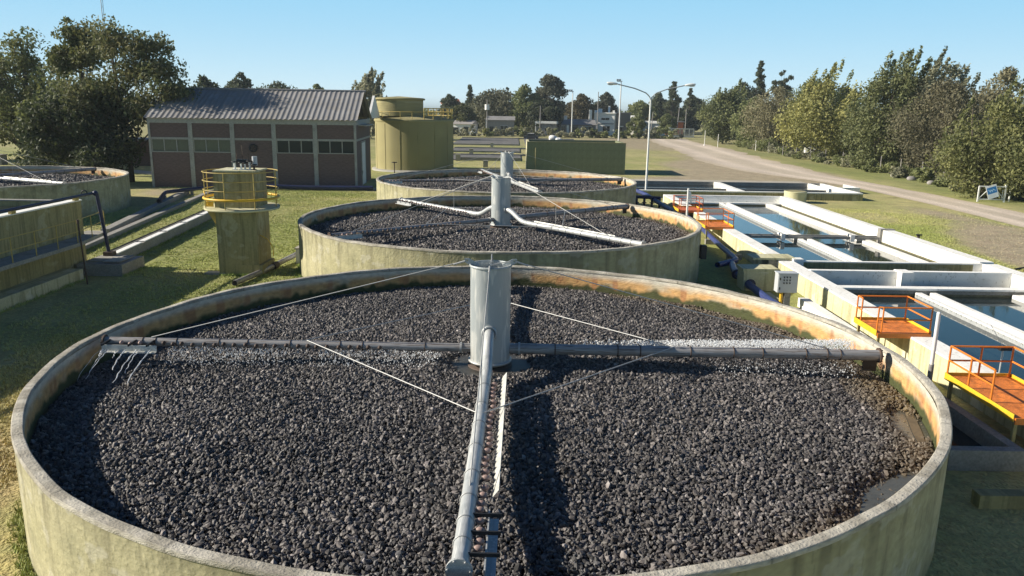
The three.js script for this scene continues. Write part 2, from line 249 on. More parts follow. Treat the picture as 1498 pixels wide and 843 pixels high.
{ // the boggy lawn and right field: short tufts, too many to count
  const blade = []; for (let k = 0; k < 6; k++) { const a = k * 2.4, l = 0.045 + 0.02 * (k % 3), g = new THREE.BufferGeometry(); const cx = 0.04 * Math.cos(a * 1.7), cz = 0.04 * Math.sin(a * 1.7), dx = Math.cos(a), dz = Math.sin(a); g.setAttribute('position', new THREE.Float32BufferAttribute([cx - dz * 0.014, 0, cz + dx * 0.014, cx + dz * 0.014, 0, cz - dx * 0.014, cx + dx * 0.04, l, cz + dz * 0.04], 3)); g.computeVertexNormals(); blade.push(g); }
  const g = mergeGeometries(blade), areas = [[-30, -8, -74, -24, 46000], [-16, -10.6, -26, -6, 16000], [23.6, 37, -66, -26, 26000], [-30, -14, -75, -62, 4000]]; const bases = []; { const w = rng(66); for (let i = 0; i < 1500; i++) { const a = 2.2 + 2.2 * w(), q = 10.03 + 0.28 * w() * w(); bases.push([-0.52 + q * Math.cos(a), -18.34 + q * Math.sin(a)]); } for (let i = 0; i < 1500; i++) { const a = 1.9 + 2.2 * w(), q = 10.03 + 0.3 * w() * w(); bases.push([-0.63 + q * Math.cos(a), -39.45 + q * Math.sin(a)]); } const line = (x0, z0, x1, z1, n) => { for (let i = 0; i < n; i++) { const t = w(), d = 0.25 * w() * w(); bases.push([mix(x0, x1, t) + d, mix(z0, z1, t) + d]); } }; line(-19.63, -38, -21.3, -56, 900); line(-22.95, -39.5, -27.25, -71, 900); line(-19.55, -34.6, -19.55, -20, 500); line(-34, -74.6, -15, -76.1, 700); line(-13.9, -35.9, -11.7, -35.9, 260); line(23.6, -66, 23.6, -30, 900); line(-18.15, -37.6, -18.15, -35.3, 120); }
  const N = areas.reduce((s, a) => s + a[4], 0) + bases.length;
  const im = new THREE.InstancedMesh(g, M.blade, N), r = rng(77), m = new THREE.Matrix4(), q = new THREE.Quaternion(), col = new THREE.Color(); let k = 0;
  for (const [x0, x1, z0, z1, n] of areas) for (let i = 0; i < n; i++) {
    let x, z; do { x = mix(x0, x1, r()); z = mix(z0, z1, r()); } while ((x > -20.4 && x < -18.2 && z > -40) || (groundColour(x, z)[2] > 0.165 && r() < 0.9)); const s = 0.45 + 0.9 * r() * fbm(x * 0.8, z * 0.8, 3) * 1.4, c = groundColour(x, z), b = 1.1 + 0.6 * r();
    q.setFromAxisAngle(V(0, 1, 0), r() * 6.28); m.compose(V(x, -0.004, z), q, V(s * 1.3, s, s * 1.3)); im.setMatrixAt(k, m); col.setRGB(c[0] * b, c[1] * b, c[2] * b * 0.9); im.setColorAt(k++, col);
  }
  for (const [x, z] of bases) { const s = 0.6 + 1.4 * r() * r(), c = groundColour(x, z), b = 0.9 + 0.5 * r(); q.setFromAxisAngle(V(0, 1, 0), r() * 6.28); m.compose(V(x, -0.004, z), q, V(s, s * 1.3, s)); im.setMatrixAt(k, m); col.setRGB(c[0] * b * 0.85, c[1] * b, c[2] * b * 0.8); im.setColorAt(k++, col); }
  im.name = 'grass'; tag(im, 'short uneven grass tufts on the lawns around the tanks', 'grass', null, 'stuff'); im.castShadow = im.receiveShadow = true; scene.add(im);
}

// ================================================================== round trickling filters
function stoneShape(seed) {
  const g = new THREE.IcosahedronGeometry(1, 0), p = g.attributes.position, r = rng(seed), map = {};
  for (let i = 0; i < p.count; i++) { const k = [p.getX(i), p.getY(i), p.getZ(i)].map((v) => v.toFixed(3)).join(); const s = map[k] ||= [0.72 + 0.5 * r(), (r() - 0.5) * 0.35, (r() - 0.5) * 0.35, (r() - 0.5) * 0.35]; p.setXYZ(i, p.getX(i) * s[0] * 1.3 + s[1], p.getY(i) * s[0] * 0.6 + s[2], p.getZ(i) * s[0] * 0.86 + s[3]); }
  g.deleteAttribute('uv'); g.computeVertexNormals(); return g;
}
const stoneGeos = [1, 2, 3, 4].map(stoneShape);
const RO = 10, RI = 9.83;
function filterTank([cx, cz], h, bed, label, opt) {
  const t = thing('trickling_filter', label, 'filter tank', [cx, 0, cz], opt.turn || 0, 'round stone-filled filter tanks');
  const S = 220, wob = (g) => { const p = g.attributes.position; for (let i = 0; i < p.count; i++) { const a = Math.atan2(p.getZ(i), p.getX(i)), k = 1 + 0.0011 * Math.sin(a * 7 + cx) + 0.0008 * Math.sin(a * 23 + cz); p.setX(i, p.getX(i) * k); p.setZ(i, p.getZ(i) * k); p.setY(i, p.getY(i) + (p.getY(i) > h - 0.15 ? 0.012 * Math.sin(a * 11 + cx * 3) + 0.006 * Math.sin(a * 41) : 0)); } g.computeVertexNormals(); return g; };
  obj('outer_wall', wob(lathe([[RO, 0], [RO, h * 0.5], [RO, h - 0.1]], S)), M.wall, t);
  obj('rim', wob(lathe([[RO, h - 0.1], [RO + 0.018, h - 0.085], [RO + 0.018, h - 0.02], [RO - 0.005, h], [RI + 0.012, h], [RI - 0.012, h - 0.02], [RI - 0.012, h - 0.075], [RI, h - 0.09]], S)), M.rim, t);
  obj('inner_wall', lathe([[RI, h - 0.088], [RI, bed - 0.6]], S), M.inner, t);
  obj('bed_floor', cyl(RI + 0.02, 0.06, 0, bed - 0.62, 0, 96), M.black, t);
  // stones
  const r = rng(opt.seed), sp = opt.spacing, top = [], all = [];
  const dip = (x, z) => { if (!opt.pools) return 0; let d = 0; for (const [px, pz, a, b, th] of opt.pools) { const dx = x - px, dz = z - pz, u = dx * Math.cos(th) + dz * Math.sin(th), v = -dx * Math.sin(th) + dz * Math.cos(th); d = Math.max(d, 1 - sst(0.6, 1.15, Math.hypot(u / a, v / b) + 0.5 * (fbm(x * 1.4, z * 1.4, 3) - 0.5))); } return d; };
  for (let layer = 0; layer < opt.layers; layer++) for (let x = -RI; x <= RI; x += sp) for (let z = -RI; z <= RI; z += sp) {
    const px = x + (r() - 0.5) * sp * 1.3, pz = z + (r() - 0.5) * sp * 1.3, rr = Math.hypot(px, pz), big = r(), tone = r(), hue = r(), yj = r(); if (rr > RI - 0.05 || rr < 0.62 + 0.5 * fbm(px * 2 + 9, pz * 2 + 4, 2)) continue;
    if (opt.cut && opt.cut(px, pz)) continue;
    const dp = dip(px, pz), lvl = bed + 0.15 * (fbm(px * 0.7 + 20, pz * 0.7, 3) - 0.5) - 0.15 * dp - (rr < 1.1 ? 0.07 : 0);
    const dome = (opt.dome ?? 0.25) * Math.pow(rr / RI, 2.5), size = opt.size * (0.5 + 0.85 * big * big + 0.12 * hue), y = lvl - dome - layer * opt.size * 0.85 + (yj - 0.5) * opt.size * 0.7;
    let v = (0.042 + 0.118 * Math.pow(tone, 2.0) + (hue > 0.96 ? 0.15 * tone : 0)) * (0.72 + 0.56 * fbm(px * 0.45 + 7, pz * 0.45 + cx, 3)); let c = [v * (1.03 + 0.10 * (big - 0.3)), v * 0.975, v * (0.93 + 0.07 * (1 - big))];
    const edge = opt.mud ? opt.mud(px, pz, rr) : 0; c = mix3(c, [0.14, 0.105, 0.06], edge * (0.4 + 0.5 * tone));
    all.push([px, y, pz, size, c, r() * 6.28, r() * 6.28, r() * 6.28]);
  }
  const m4 = new THREE.Matrix4(), q = new THREE.Quaternion(), e = new THREE.Euler(), col = new THREE.Color();
  let singles = new Set();
  if (opt.singles) { const near = all.map((s, i) => [Math.hypot(cx + s[0] - camera.position.x, s[1] - camera.position.y, cz + s[2]) - s[3] * 8 - s[1] * 6, i]).filter(([, i]) => opt.singles(all[i][0], all[i][2])); near.sort((a, b) => a[0] - b[0]); near.slice(0, 300).forEach(([, i]) => singles.add(i)); }
  const palette = [0.05, 0.07, 0.095, 0.13].map((v) => std({ color: lin(v * 1.03, v, v * 1.0), roughness: 0.6, flatShading: true }));
  for (const i of singles) { const s = all[i], m = obj('stone', stoneGeos[i % 4], palette[Math.min(3, Math.floor(Math.max(0, s[4][1] - 0.045) / 0.03))], t); m.position.set(s[0], s[1], s[2]); m.rotation.set(s[5], s[6], s[7]); m.scale.setScalar(s[3]); }
  stoneGeos.forEach((g, k) => {
    const list = all.filter((s, i) => i % 4 === k && !singles.has(i)), im = new THREE.InstancedMesh(g, M.stone, list.length);
    list.forEach((s, i) => { q.setFromEuler(e.set(s[5], s[6], s[7])); m4.compose(V(s[0], s[1], s[2]), q, V(s[3], s[3], s[3])); im.setMatrixAt(i, m4); im.setColorAt(i, col.setRGB(...s[4])); });
    im.name = 'stone_bed'; im.userData.kind = 'stuff'; im.castShadow = im.receiveShadow = true; t.add(im);
  });
  return t;
}
const T1 = [-0.52, -18.34], T2 = [-0.63, -39.45], T3 = [-0.54, -60.8], T4 = [-39.6, -57.6];
const tank1 = filterTank(T1, 2.21, 1.75, 'nearest and largest round concrete tank filled with dark stones, in the foreground', {
  seed: 11, spacing: 0.063, size: 0.0455, layers: 2,
  dome: 0.30, pools: [[7.1, 6.1, 1.7, 0.6, -0.75], [9.0, 2.8, 1.1, 0.35, 1.8]],
  mud: (x, z, r) => (x > 4 ? sst(8.6, 9.5, r) * 0.85 : 0) + (Math.hypot((x - 9.1) / 0.7, (z - 1.2) / 1.6) < 1 ? 0.6 : 0),
  singles: (x, z) => Math.abs(x) < 8 && Math.hypot(x, z) < 9.0,
});
{ // standing water where the bed dips at the right edge, clipped to the tank
  const blob = (px, pz, a, b, th, y, seed) => { const P = [0, 0, 0], I = [], n = 48; for (let i = 0; i < n; i++) { const t = i / n * 6.283, k = 1 + 0.35 * (fbm(Math.cos(t) * 1.6 + seed, Math.sin(t) * 1.6 + seed, 3) - 0.5), u = a * k * Math.cos(t), v = b * k * Math.sin(t); let x = px + u * Math.cos(th) - v * Math.sin(th), z = pz + u * Math.sin(th) + v * Math.cos(th); const r = Math.hypot(x, z); if (r > RI - 0.01) { x *= (RI - 0.01) / r; z *= (RI - 0.01) / r; } P.push(x - px, 0, z - pz); I.push(0, 1 + (i + 1) % n, 1 + i); } const g = new THREE.BufferGeometry(); g.setAttribute('position', new THREE.Float32BufferAttribute(P, 3)); g.setAttribute('uv', new THREE.Float32BufferAttribute(P.filter((_, i) => i % 3 !== 1), 2)); g.setIndex(I); g.computeVertexNormals(); g.translate(px, y, pz); return g; };
  obj('puddle', blob(7.1, 6.1, 2.2, 1.0, -0.75, 1.40, 3), M.muddy, tank1); obj('puddle', blob(9.0, 2.8, 1.5, 0.55, 1.8, 1.40, 8), M.muddy, tank1);
  obj('silt_bank', blob(9.25, 2.6, 1.5, 0.10, 1.9, 1.415, 5), M.silt, tank1);
}
const tank2 = filterTank(T2, 2.51, 2.03, 'second round stone-filled tank, middle one of the three in line', { seed: 21, spacing: 0.10, size: 0.064, layers: 2, mud: (x, z, r) => (x > 3 ? sst(8.9, 9.6, r) * 0.7 : 0) });
obj('wall_bracket', [bx(9.55, 9.8, 1.1, 1.75, 3.0, 3.35)], M.black, tank2);
filterTank(T3, 2.58, 2.1, 'farthest round stone-filled tank of the three in line', { seed: 31, spacing: 0.135, size: 0.08, layers: 2 });
filterTank(T4, 2.5, 2.02, 'round stone-filled tank at the left edge, in front of the leafy trees', { seed: 41, spacing: 0.16, size: 0.092, layers: 2 });
for (const [t, y] of [[tank1, 1.7], [tank2, 1.98]]) obj('base_slab', lathe([[0, y], [1.0, y], [1.05, y - 0.03], [1.05, y - 0.2]], 40), M.wetSlab, t);

// ---- rotary distributors: a turning column with four arms, stays and braces
const nozzleGeo = new THREE.SphereGeometry(0.05, 10, 8), bandGeo = new THREE.TorusGeometry(0.137, 0.014, 6, 18);
function jagged(x, y0, y1, z0, z1, tooth) { const s = new THREE.Shape(); s.moveTo(z0, y1); const n = Math.round((z1 - z0) / tooth); for (let i = 0; i < n; i++) { s.lineTo(z0 + i * tooth, y0 + 0.085); s.lineTo(z0 + (i + 0.75) * tooth, y0); } s.lineTo(z1, y0 + 0.06); s.lineTo(z1, y1 - 0.02); const g = new THREE.ExtrudeGeometry(s, { depth: 0.008, bevelEnabled: false }); g.rotateY(-Math.PI / 2); return g.translate(x, 0, 0); }
function arm(parent, kind, dirTurn) {   // built along +z with the nozzles on +x, then turned
  const elbow = kind === 'near' || kind === 'far', y = elbow ? 0.40 : 0.38, mat = elbow ? M.steel : kind === 'left' ? M.darkPipe : M.darkPipe, rr = elbow ? 0.122 : kind === 'left' ? 0.105 : 0.13;
  const A = obj('arm', elbow ? tube([[0, 0.90, 0.45], [0, 0.89, 0.70], [0, 0.80, 0.95], [0, 0.52, 1.5], [0, 0.42, 1.85], [0, y, 2.3], [0, y, 5], [0, y, 9.5]], rr, 90, 18) : rod([0, y, 0.45], [0, y, 9.55], rr, 18), mat, parent);
  A.rotation.y = dirTurn;
  const B = (z, s = 1) => { const m = obj('clamp', bandGeo, elbow ? M.rod : M.rusty, A); m.position.set(0, y, z); m.scale.setScalar((rr / 0.13) * s); };
  for (const z of [1.9, 2.9, 3.95, 4.9, 5.9, 6.9, 7.7, 8.35, 8.9]) B(z + (elbow ? 0 : 0.3 * Math.sin(z * 9)));
  if (!elbow) obj('coupling', new THREE.CylinderGeometry(rr + 0.03, rr + 0.03, 0.05, 18).rotateX(Math.PI / 2).translate(0, y, 0.72), M.rod, A); else obj('coupling', new THREE.TorusGeometry(0.165, 0.03, 8, 20).translate(0, 0.90, 0.50), M.steel, A);
  for (let i = 0; i < 26; i++) { const z = 2.7 + i * 0.255; const m = obj('nozzle', nozzleGeo, elbow || i > 22 ? M.nozzle : M.rusty, A); m.position.set(rr + 0.085 + 0.02 * Math.sin(i * 5.3), y + 0.02 + 0.015 * Math.sin(i * 3.1), z + 0.03 * Math.sin(i * 7.7)); m.scale.set(1.35, 1.0, 1.0); }
  obj('end_flange', [new THREE.CylinderGeometry(rr + 0.055, rr + 0.055, 0.04, 22).rotateX(Math.PI / 2).translate(0, y, elbow ? 9.52 : 9.57), ...[0, 1, 2, 3, 4, 5].map((k) => new THREE.CylinderGeometry(0.018, 0.018, 0.04, 6).rotateX(Math.PI / 2).translate((rr + 0.03) * Math.cos(k), y + (rr + 0.03) * Math.sin(k), elbow ? 9.55 : 9.6))], elbow ? M.steel : M.rusty, A);
  if (kind === 'near') { const p = obj('splash_plate', jagged(0, 0, 0.22, 2.1, 7.5, 0.21), M.plate, A); p.rotation.z = -0.65; p.position.set(0.33, 0.315, 0); }
  if (elbow || kind === 'left') {
    const z0 = elbow ? 7.95 : 8.15, z1 = 9.5, x0 = rr + 0.19, f = -0.06;
    obj('outlet_trough', [bx(x0, x0 + 0.02, y - 0.15, y, z0, z1), bx(x0 + 0.02, x0 + 0.15, y - 0.17, y - 0.15, z0, z1)], elbow ? M.steel : M.plate, A);
    for (const z of elbow ? [8.2, 8.68, 9.22] : [8.3, 8.75, 9.4]) obj('bracket', bx(rr * 0.3, x0 + 0.2, y + 0.02, y + 0.075, z - 0.014, z + 0.014), M.black, A);
  }
  if (kind === 'right') obj('hanging_flap', [bx(-0.02, 0.02, -0.02, y - 0.1, 9.2, 9.54), bx(-0.06, 0.06, y - 0.14, y - 0.06, 9.15, 9.56)], M.black, A);
  return A;
}
function distributor([cx, cz], bed, turn, label) {
  const t = thing('rotary_distributor', label, 'distributor', [cx, bed, cz], turn, 'rotating four-armed distributors on the round tanks');
  obj('column', lathe([[0.47, 0.12], [0.49, 0.14], [0.49, 2.44], [0.515, 2.45], [0.515, 2.5], [0.47, 2.5], [0.47, 2.3]], 48), M.column, t);
  obj('column_floor', cyl(0.468, 0.03, 0, 2.3, 0, 32), M.plate, t);
  obj('base_ring', lathe([[0.3, 0.06], [0.54, 0.06], [0.54, 0.115], [0.5, 0.12], [0.47, 0.15]], 40), M.rod, t); obj('bearing', lathe([[0.42, -0.1], [0.55, -0.1], [0.55, -0.02], [0.42, -0.01], [0.40, 0.07]], 40), M.rusty, t);
  arm(t, 'near', 0); arm(t, 'far', Math.PI); arm(t, 'left', -Math.PI / 2); arm(t, 'right', Math.PI / 2);
  const D = [[0, 1, 7.5], [0, -1, 7.5], [-1, 0, 8.4], [1, 0, 8.4]];
  for (const [x, z, l] of D) {
    const s = new THREE.Shape(); s.moveTo(0, 0); s.lineTo(0.16, 0.1); s.lineTo(0.16, 0.19); s.lineTo(0.05, 0.19); s.lineTo(-0.2, 0.05); s.lineTo(-0.2, 0); const h = new THREE.Path(); h.absarc(0.10, 0.135, 0.025, 0, 6.28); s.holes.push(h);
    const g = new THREE.ExtrudeGeometry(s, { depth: 0.02, bevelEnabled: false }); g.translate(0.47, 2.44, -0.01); g.rotateY(-Math.atan2(z, x)); obj('stay_bracket', g, M.steel, t);
    const st = obj('stay_rod', rod([x * 0.57, 2.575, z * 0.57], [x * l, 0.5, z * l], 0.013, 6), M.rod, t); obj('turnbuckle', rod([x * 0.62, 2.56, z * 0.62], [x * 0.9, 2.47, z * 0.9], 0.025, 6), M.rod, st);
    if (z) obj('hanger', rod([0, 1.47, z * 4.1], [0, 0.44, z * 4.1], 0.010, 5), M.rod, t);
  }
  const B = 4.55; for (const [a, b] of [[[0, B], [B, 0]], [[B, 0], [0, -B]], [[0, -B], [-B, 0]], [[-B, 0], [0, B]]]) obj('brace_rod', rod([a[0], 0.50, a[1]], [b[0], 0.50, b[1]], 0.014, 6), M.rod, t);
  obj('top_tie', tube([[0, 2.56, 0.5], [0.03, 2.50, 0.1], [0.22, 2.53, 0.02], [0.5, 2.57, 0]], 0.014, 16, 6), M.rod, t);
  return t;
}
const dist1 = distributor(T1, 1.75, -0.6 * R, 'four-armed distributor with grey column in the nearest tank, water falling from its left arm');
distributor(T2, 2.03, 40 * R, 'four-armed distributor with grey column standing in the second tank in line');
distributor(T3, 2.1, 14 * R, 'four-armed distributor with grey column in the farthest tank of the line');
distributor(T4, 2.02, 65 * R, 'four-armed distributor with white arm in the tank at the left edge');
{ // falling water and spray of the near distributor
  const r = rng(5);
  for (const [x, w, len] of [[-9.45, 0.03, 0.45], [-9.3, 0.016, 0.95], [-9.1, 0.018, 0.5], [-8.9, 0.032, 0.8], [-8.62, 0.03, 1], [-8.55, 0.022, 0.85], [-8.28, 0.032, 1], [-9.5, 0.010, 1], [-9.38, 0.012, 0.8]]) {
    const pts = [], z1 = 0.5 + 1.3 * len + 0.2 * r(); for (let i = 0; i <= 10; i++) { const s = i / 10 * len; pts.push(V(x + 0.22 * s + 0.03 * (r() - 0.5), 0.27 - 0.26 * s * s, 0.36 + (z1 - 0.35) * s)); }
    const g = new THREE.TubeGeometry(new THREE.CatmullRomCurve3(pts), 40, w * 0.5, 7, false), p = g.attributes.position, c = new THREE.CatmullRomCurve3(pts);
    for (let i = 0; i < p.count; i++) { const k = Math.floor(i / 8) / 40, o = c.getPointAt(Math.min(1, k)), f = (0.55 + 0.9 * vnoise(k * 14 + x * 7, x * 3)) * (1 - 0.45 * k); p.setXYZ(i, o.x + (p.getX(i) - o.x) * f, o.y + (p.getY(i) - o.y) * f, o.z + (p.getZ(i) - o.z) * f); } g.computeVertexNormals(); obj('water_jet', g, M.foam, dist1);
  }
  // fine spray: drops too many to count
  const N = 8600, im = new THREE.InstancedMesh(new THREE.IcosahedronGeometry(1, 0), M.mist, N), m = new THREE.Matrix4(), q = new THREE.Quaternion(); let k = 0;
  const drop = (x, y, z, s) => { m.compose(V(x, y, z), q, V(s, s * (1 + r()), s)); im.setMatrixAt(k++, m); };
  while (k < 1700) { const x = -(1.2 + 6.7 * r()), dense = fbm(x * 1.3 + 50, 1, 3); if (dense < 0.46 && r() > 0.2) continue; const d = Math.pow(r(), 2); drop(x, 0.22 - 0.2 * d + 0.12 * r() * (1 - d), 0.12 + 0.42 * d + 0.1 * r(), 0.006 + 0.013 * r() * r()); }
  while (k < N - 300) { const x = 2.0 + 7.1 * Math.pow(r(), 0.6), d = Math.pow(r(), 1.3); drop(x + 0.1 * r(), 0.40 + (0.35 + 0.03 * x) * d - 0.85 * d * d + 0.12 * (r() - 0.5), -(0.14 + (0.55 + 0.06 * x) * d + 0.14 * r()), 0.006 + 0.014 * r() * r()); }
  while (k < N) { const x = 5.5 + 3.4 * r(), d = r(); drop(x, 0.05 + 0.2 * r() - 0.1 * d, 0.15 + 0.5 * d, 0.006 + 0.014 * r() * r()); }
  im.name = 'spray'; im.userData.kind = 'stuff'; im.castShadow = im.receiveShadow = true; dist1.add(im);
}

// ================================================================== rectangular settling basins on the right
function weir(x, y0, y1, z0, z1, tooth) { const s = new THREE.Shape(); s.moveTo(z0, y0); s.lineTo(z1, y0); s.lineTo(z1, y1); const n = Math.round((z1 - z0) / tooth); for (let i = n; i > 0; i--) { s.lineTo(z0 + (i - 0.35) * tooth, y1); s.lineTo(z0 + (i - 0.5) * tooth, y1 - 0.09); s.lineTo(z0 + (i - 0.65) * tooth, y1); } s.lineTo(z0, y1); const g = new THREE.ExtrudeGeometry(s, { depth: 0.012, bevelEnabled: false }); g.rotateY(-Math.PI / 2); return g.translate(x, 0, 0); }
function launder(t, x0, x1, z0, z1, teeth, y = 0.34) {
  const L = obj('launder', [bx(x0, x0 + 0.26, -0.2, y, z0, z1), bx(x1 - 0.26, x1, -0.2, y, z0, z1), bx(x0 + 0.26, x1 - 0.26, -0.2, y - 0.16, z0, z1)], M.white, t);
  if (teeth) obj('weir_plate', weir(x0 - 0.03, WL - 0.06, y - 0.04, z0 + 0.1, z1 - 0.1, 0.34), M.steel, L);
  return L;
}
const WL = 0.14;
{ // far basin of the pair
  const t = thing('settling_basin', 'rectangular settling basin with blue water crossed by a narrow beam, beside the middle tank', 'settling basin', [0, 0, 0]);
  const w = (x0, x1, y0, y1, z0, z1, m = M.white) => obj('wall', bx(x0, x1, y0, y1, z0, z1), m, t);
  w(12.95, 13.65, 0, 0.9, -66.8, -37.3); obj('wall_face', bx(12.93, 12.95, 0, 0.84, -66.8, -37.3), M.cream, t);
  w(12.95, 23.5, 0, 0.9, -67.15, -66.8); w(22.95, 23.5, -0.4, 0.9, -66.8, -47.9); w(22.85, 23.55, -0.4, 0.94, -47.5, -37.3); obj('pillar', bx(22.7, 23.6, -0.4, 1.0, -47.9, -47.5), M.grey, t);
  w(13.65, 22.9, -0.4, 0.9, -37.3, -37.05);
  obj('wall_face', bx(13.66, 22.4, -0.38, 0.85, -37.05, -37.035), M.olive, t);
  launder(t, 17.65, 18.5, -66.75, -48.2, true); launder(t, 17.65, 18.5, -47.6, -37.35, true); launder(t, 21.6, 22.15, -66.7, -48.2, false, 0.3); launder(t, 21.6, 22.15, -47.4, -37.35, false, 0.3);
  obj('launder', [bx(13.7, 22.9, 0.05, 0.36, -66.78, -66.3)], M.white, t);
  for (const z of [-48.1, -47.6]) { const b = obj('cross_beam', bx(13.66, 22.8, 0.34, 0.5, z - 0.08, z + 0.08), M.grey, t); for (const x of [16.6, 20.9]) obj('stub', bx(x, x + 0.25, 0.2, 0.62, z - 0.12, z + 0.12), M.white, b); }
  obj('scum_line', [bx(22.943, 22.95, WL - 0.03, WL + 0.09, -66.8, -47.9), bx(22.843, 22.85, WL - 0.03, WL + 0.08, -47.5, -37.3), bx(13.65, 22.9, WL - 0.03, WL + 0.10, -66.29, -66.283), bx(18.5, 18.507, WL - 0.03, WL + 0.06, -66, -37.4)], M.scum, t);
  obj('bottom', bx(13.65, 22.95, -1.3, -1.2, -66.8, -37.3), M.sludge, t);
  obj('water', new THREE.PlaneGeometry(9.3, 29.4).rotateX(-Math.PI / 2).translate(18.3, WL, -52.05), M.water, t);
}
{ // near basin of the pair
  const t = thing('settling_basin', 'nearest rectangular settling basin with dark blue water beside the two nearest orange platforms', 'settling basin', [0, 0, 0]);
  const w = (x0, x1, y0, y1, z0, z1, m = M.white) => obj('wall', bx(x0, x1, y0, y1, z0, z1), m, t);
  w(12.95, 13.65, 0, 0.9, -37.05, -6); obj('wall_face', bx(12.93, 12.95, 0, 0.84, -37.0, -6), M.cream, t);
  w(22.85, 23.55, -0.4, 0.9, -37.05, -6); w(13.65, 22.85, -0.4, 0.92, -35.05, -34.75);
  obj('channel_floor', bx(13.65, 22.85, 0.05, 0.12, -37.03, -35.05), M.darkWater, t);
  obj('channel_lip', bx(13.65, 22.85, 0.42, 0.5, -33.6, -33.1), M.white, t); obj('channel_lip', bx(13.65, 22.85, -0.2, 0.42, -33.35, -33.2), M.grey, t);
  obj('pillar', bx(17.6, 18.15, -0.2, 0.96, -35.1, -34.3), M.white, t); obj('pillar', bx(13.6, 14.1, 0.3, 1.02, -37.4, -36.9), M.white, t);
  launder(t, 17.65, 18.55, -33.05, -6.2, true); launder(t, 21.9, 22.4, -33.05, -6.2, false, 0.3);
  obj('scum_line', [bx(22.843, 22.85, WL - 0.03, WL + 0.09, -33, -6), bx(18.55, 18.557, WL - 0.03, WL + 0.06, -33, -6.2), bx(13.65, 22.85, WL - 0.03, WL + 0.10, -33.199, -33.19)], M.scum, t);
  obj('bottom', bx(13.65, 22.85, -1.3, -1.2, -34.8, -6), M.sludge, t);
  obj('water', new THREE.PlaneGeometry(9.2, 28.7).rotateX(-Math.PI / 2).translate(18.25, WL, -20.4), M.water, t);
}
{ // low far basin
  const t = thing('settling_basin', 'low wide basin of dark grey water lying across the view before the pale apron', 'settling basin', [0, 0, 0]);
  const w = (x0, x1, y1, z0, z1, m = M.white) => obj('wall', bx(x0, x1, 0, y1, z0, z1), m, t), H = 0.72;
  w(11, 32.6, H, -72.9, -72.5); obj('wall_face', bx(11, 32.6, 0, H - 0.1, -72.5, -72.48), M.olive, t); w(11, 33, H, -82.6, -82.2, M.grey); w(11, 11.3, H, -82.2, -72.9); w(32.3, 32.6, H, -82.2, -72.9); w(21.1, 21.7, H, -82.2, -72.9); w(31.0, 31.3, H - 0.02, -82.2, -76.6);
  w(32.6, 35.2, 0.62, -79.4, -79.1); w(34.9, 35.2, 0.62, -82.6, -79.4);
  obj('divider', bx(11.3, 31.0, 0.3, 0.5, -77.3, -77.1), M.grey, t);
  obj('water', bx(11.3, 32.3, 0.05, 0.36, -82.2, -72.9), M.darkWater, t);
}
{ const t = thing('round_chamber', 'small round yellowish concrete chamber standing beside the low far basin', 'chamber', [25.6, 0, -70.6]);
  obj('wall', lathe([[0.95, 0], [0.98, 0.9], [1.0, 0.92], [1.0, 1.0], [0.9, 1.02]], 40), M.cream, t); obj('lid', cyl(0.9, 0.02, 0, 1.0, 0, 40), M.olive, t); }
{ const t = thing('settling_basin', 'corner of another white basin at the right edge of the picture', 'settling basin', [0, 0, 0]);
  obj('wall', bx(24.2, 34, 0, 0.7, -36.1, -35.8), M.white, t); obj('wall', bx(24.2, 24.6, 0, 0.7, -35.8, -20), M.white, t); obj('floor', bx(24.6, 34, 0.0, 0.2, -35.8, -20), M.darkWater, t); }

// ---- orange access platforms bridging to the basin wall
function platform(z0, z1, label, mats, opts = {}) {
  const x0 = 11.85, x1 = 13.6, y = 1.0, t = thing('access_platform', label, 'platform', [x0, 0, (z0 + z1) / 2], 0, 'orange steel platforms along the basin wall'), w = x1 - x0, d = (z1 - z0) / 2;
  obj('deck', bx(0, w, y - 0.06, y, -d, d), mats[1], t);
  obj('kick_plate', bx(-0.02, 0, y - 0.1, y + 0.09, -d, d), M.yellow, t); obj('kick_plate', bx(0, w, y - 0.1, y + 0.08, -d - 0.02, -d), M.yellow, t); obj('kick_plate', bx(0.02, w, y - 0.16, y - 0.0, d, d + 0.03), mats[0], t); obj('kick_plate', bx(w, w + 0.02, y - 0.1, y + 0.09, -d, d), M.yellow, t);
  for (const [x, z] of [[0.12, -d + 0.12], [0.12, d - 0.12]]) obj('leg', bx(x - 0.04, x + 0.04, 0, y - 0.06, z - 0.04, z + 0.04), M.olive, t);
  const H = 0.84, L = [0.44, 0.84];
  const gap = opts.gap || 0.75;
  if (opts.long) { railing(t, [[0.03, y, d - 1.0], [0.03, y, -d + 0.03], [w - 0.03, y, -d + 0.03], [w - 0.03, y, d - 0.03], [1.05, y, d - 0.03]], { h: H, levels: L, r: 0.026, mat: mats[0], every: 1.1 }); }
  else { railing(t, [[0.03, y, -d + 0.4], [0.03, y, -d + 0.03], [w - 0.03, y, -d + 0.03], [w - 0.03, y, d - 0.03], [0.03 + 0.12, y, d - 0.03], [0.03, y, d - 0.1]], { h: H, levels: L, r: 0.026, mat: mats[0], every: 1.3 }); }
  return t;
}
platform(-20.1, -17.1, 'nearest orange platform with yellow kick boards, cut by the right edge of the picture', [M.orange, M.orangeFloor], { long: true });
platform(-25.9, -24.2, 'second nearest orange railed platform, over the blue water edge right of the nearest round tank', [M.orange, M.orangeFloor]);
platform(-49.9, -47.4, 'third orange railed platform beside the second round tank, in front of the red one', [M.orange, M.orangeFloor]);
platform(-57.6, -55.4, 'farthest and reddest railed platform, just behind the white flag post', [std({ map: speckle([0.50, 0.11, 0.03], 0.25, 31) }), std({ map: speckle([0.52, 0.13, 0.05], 0.25, 32) })]);
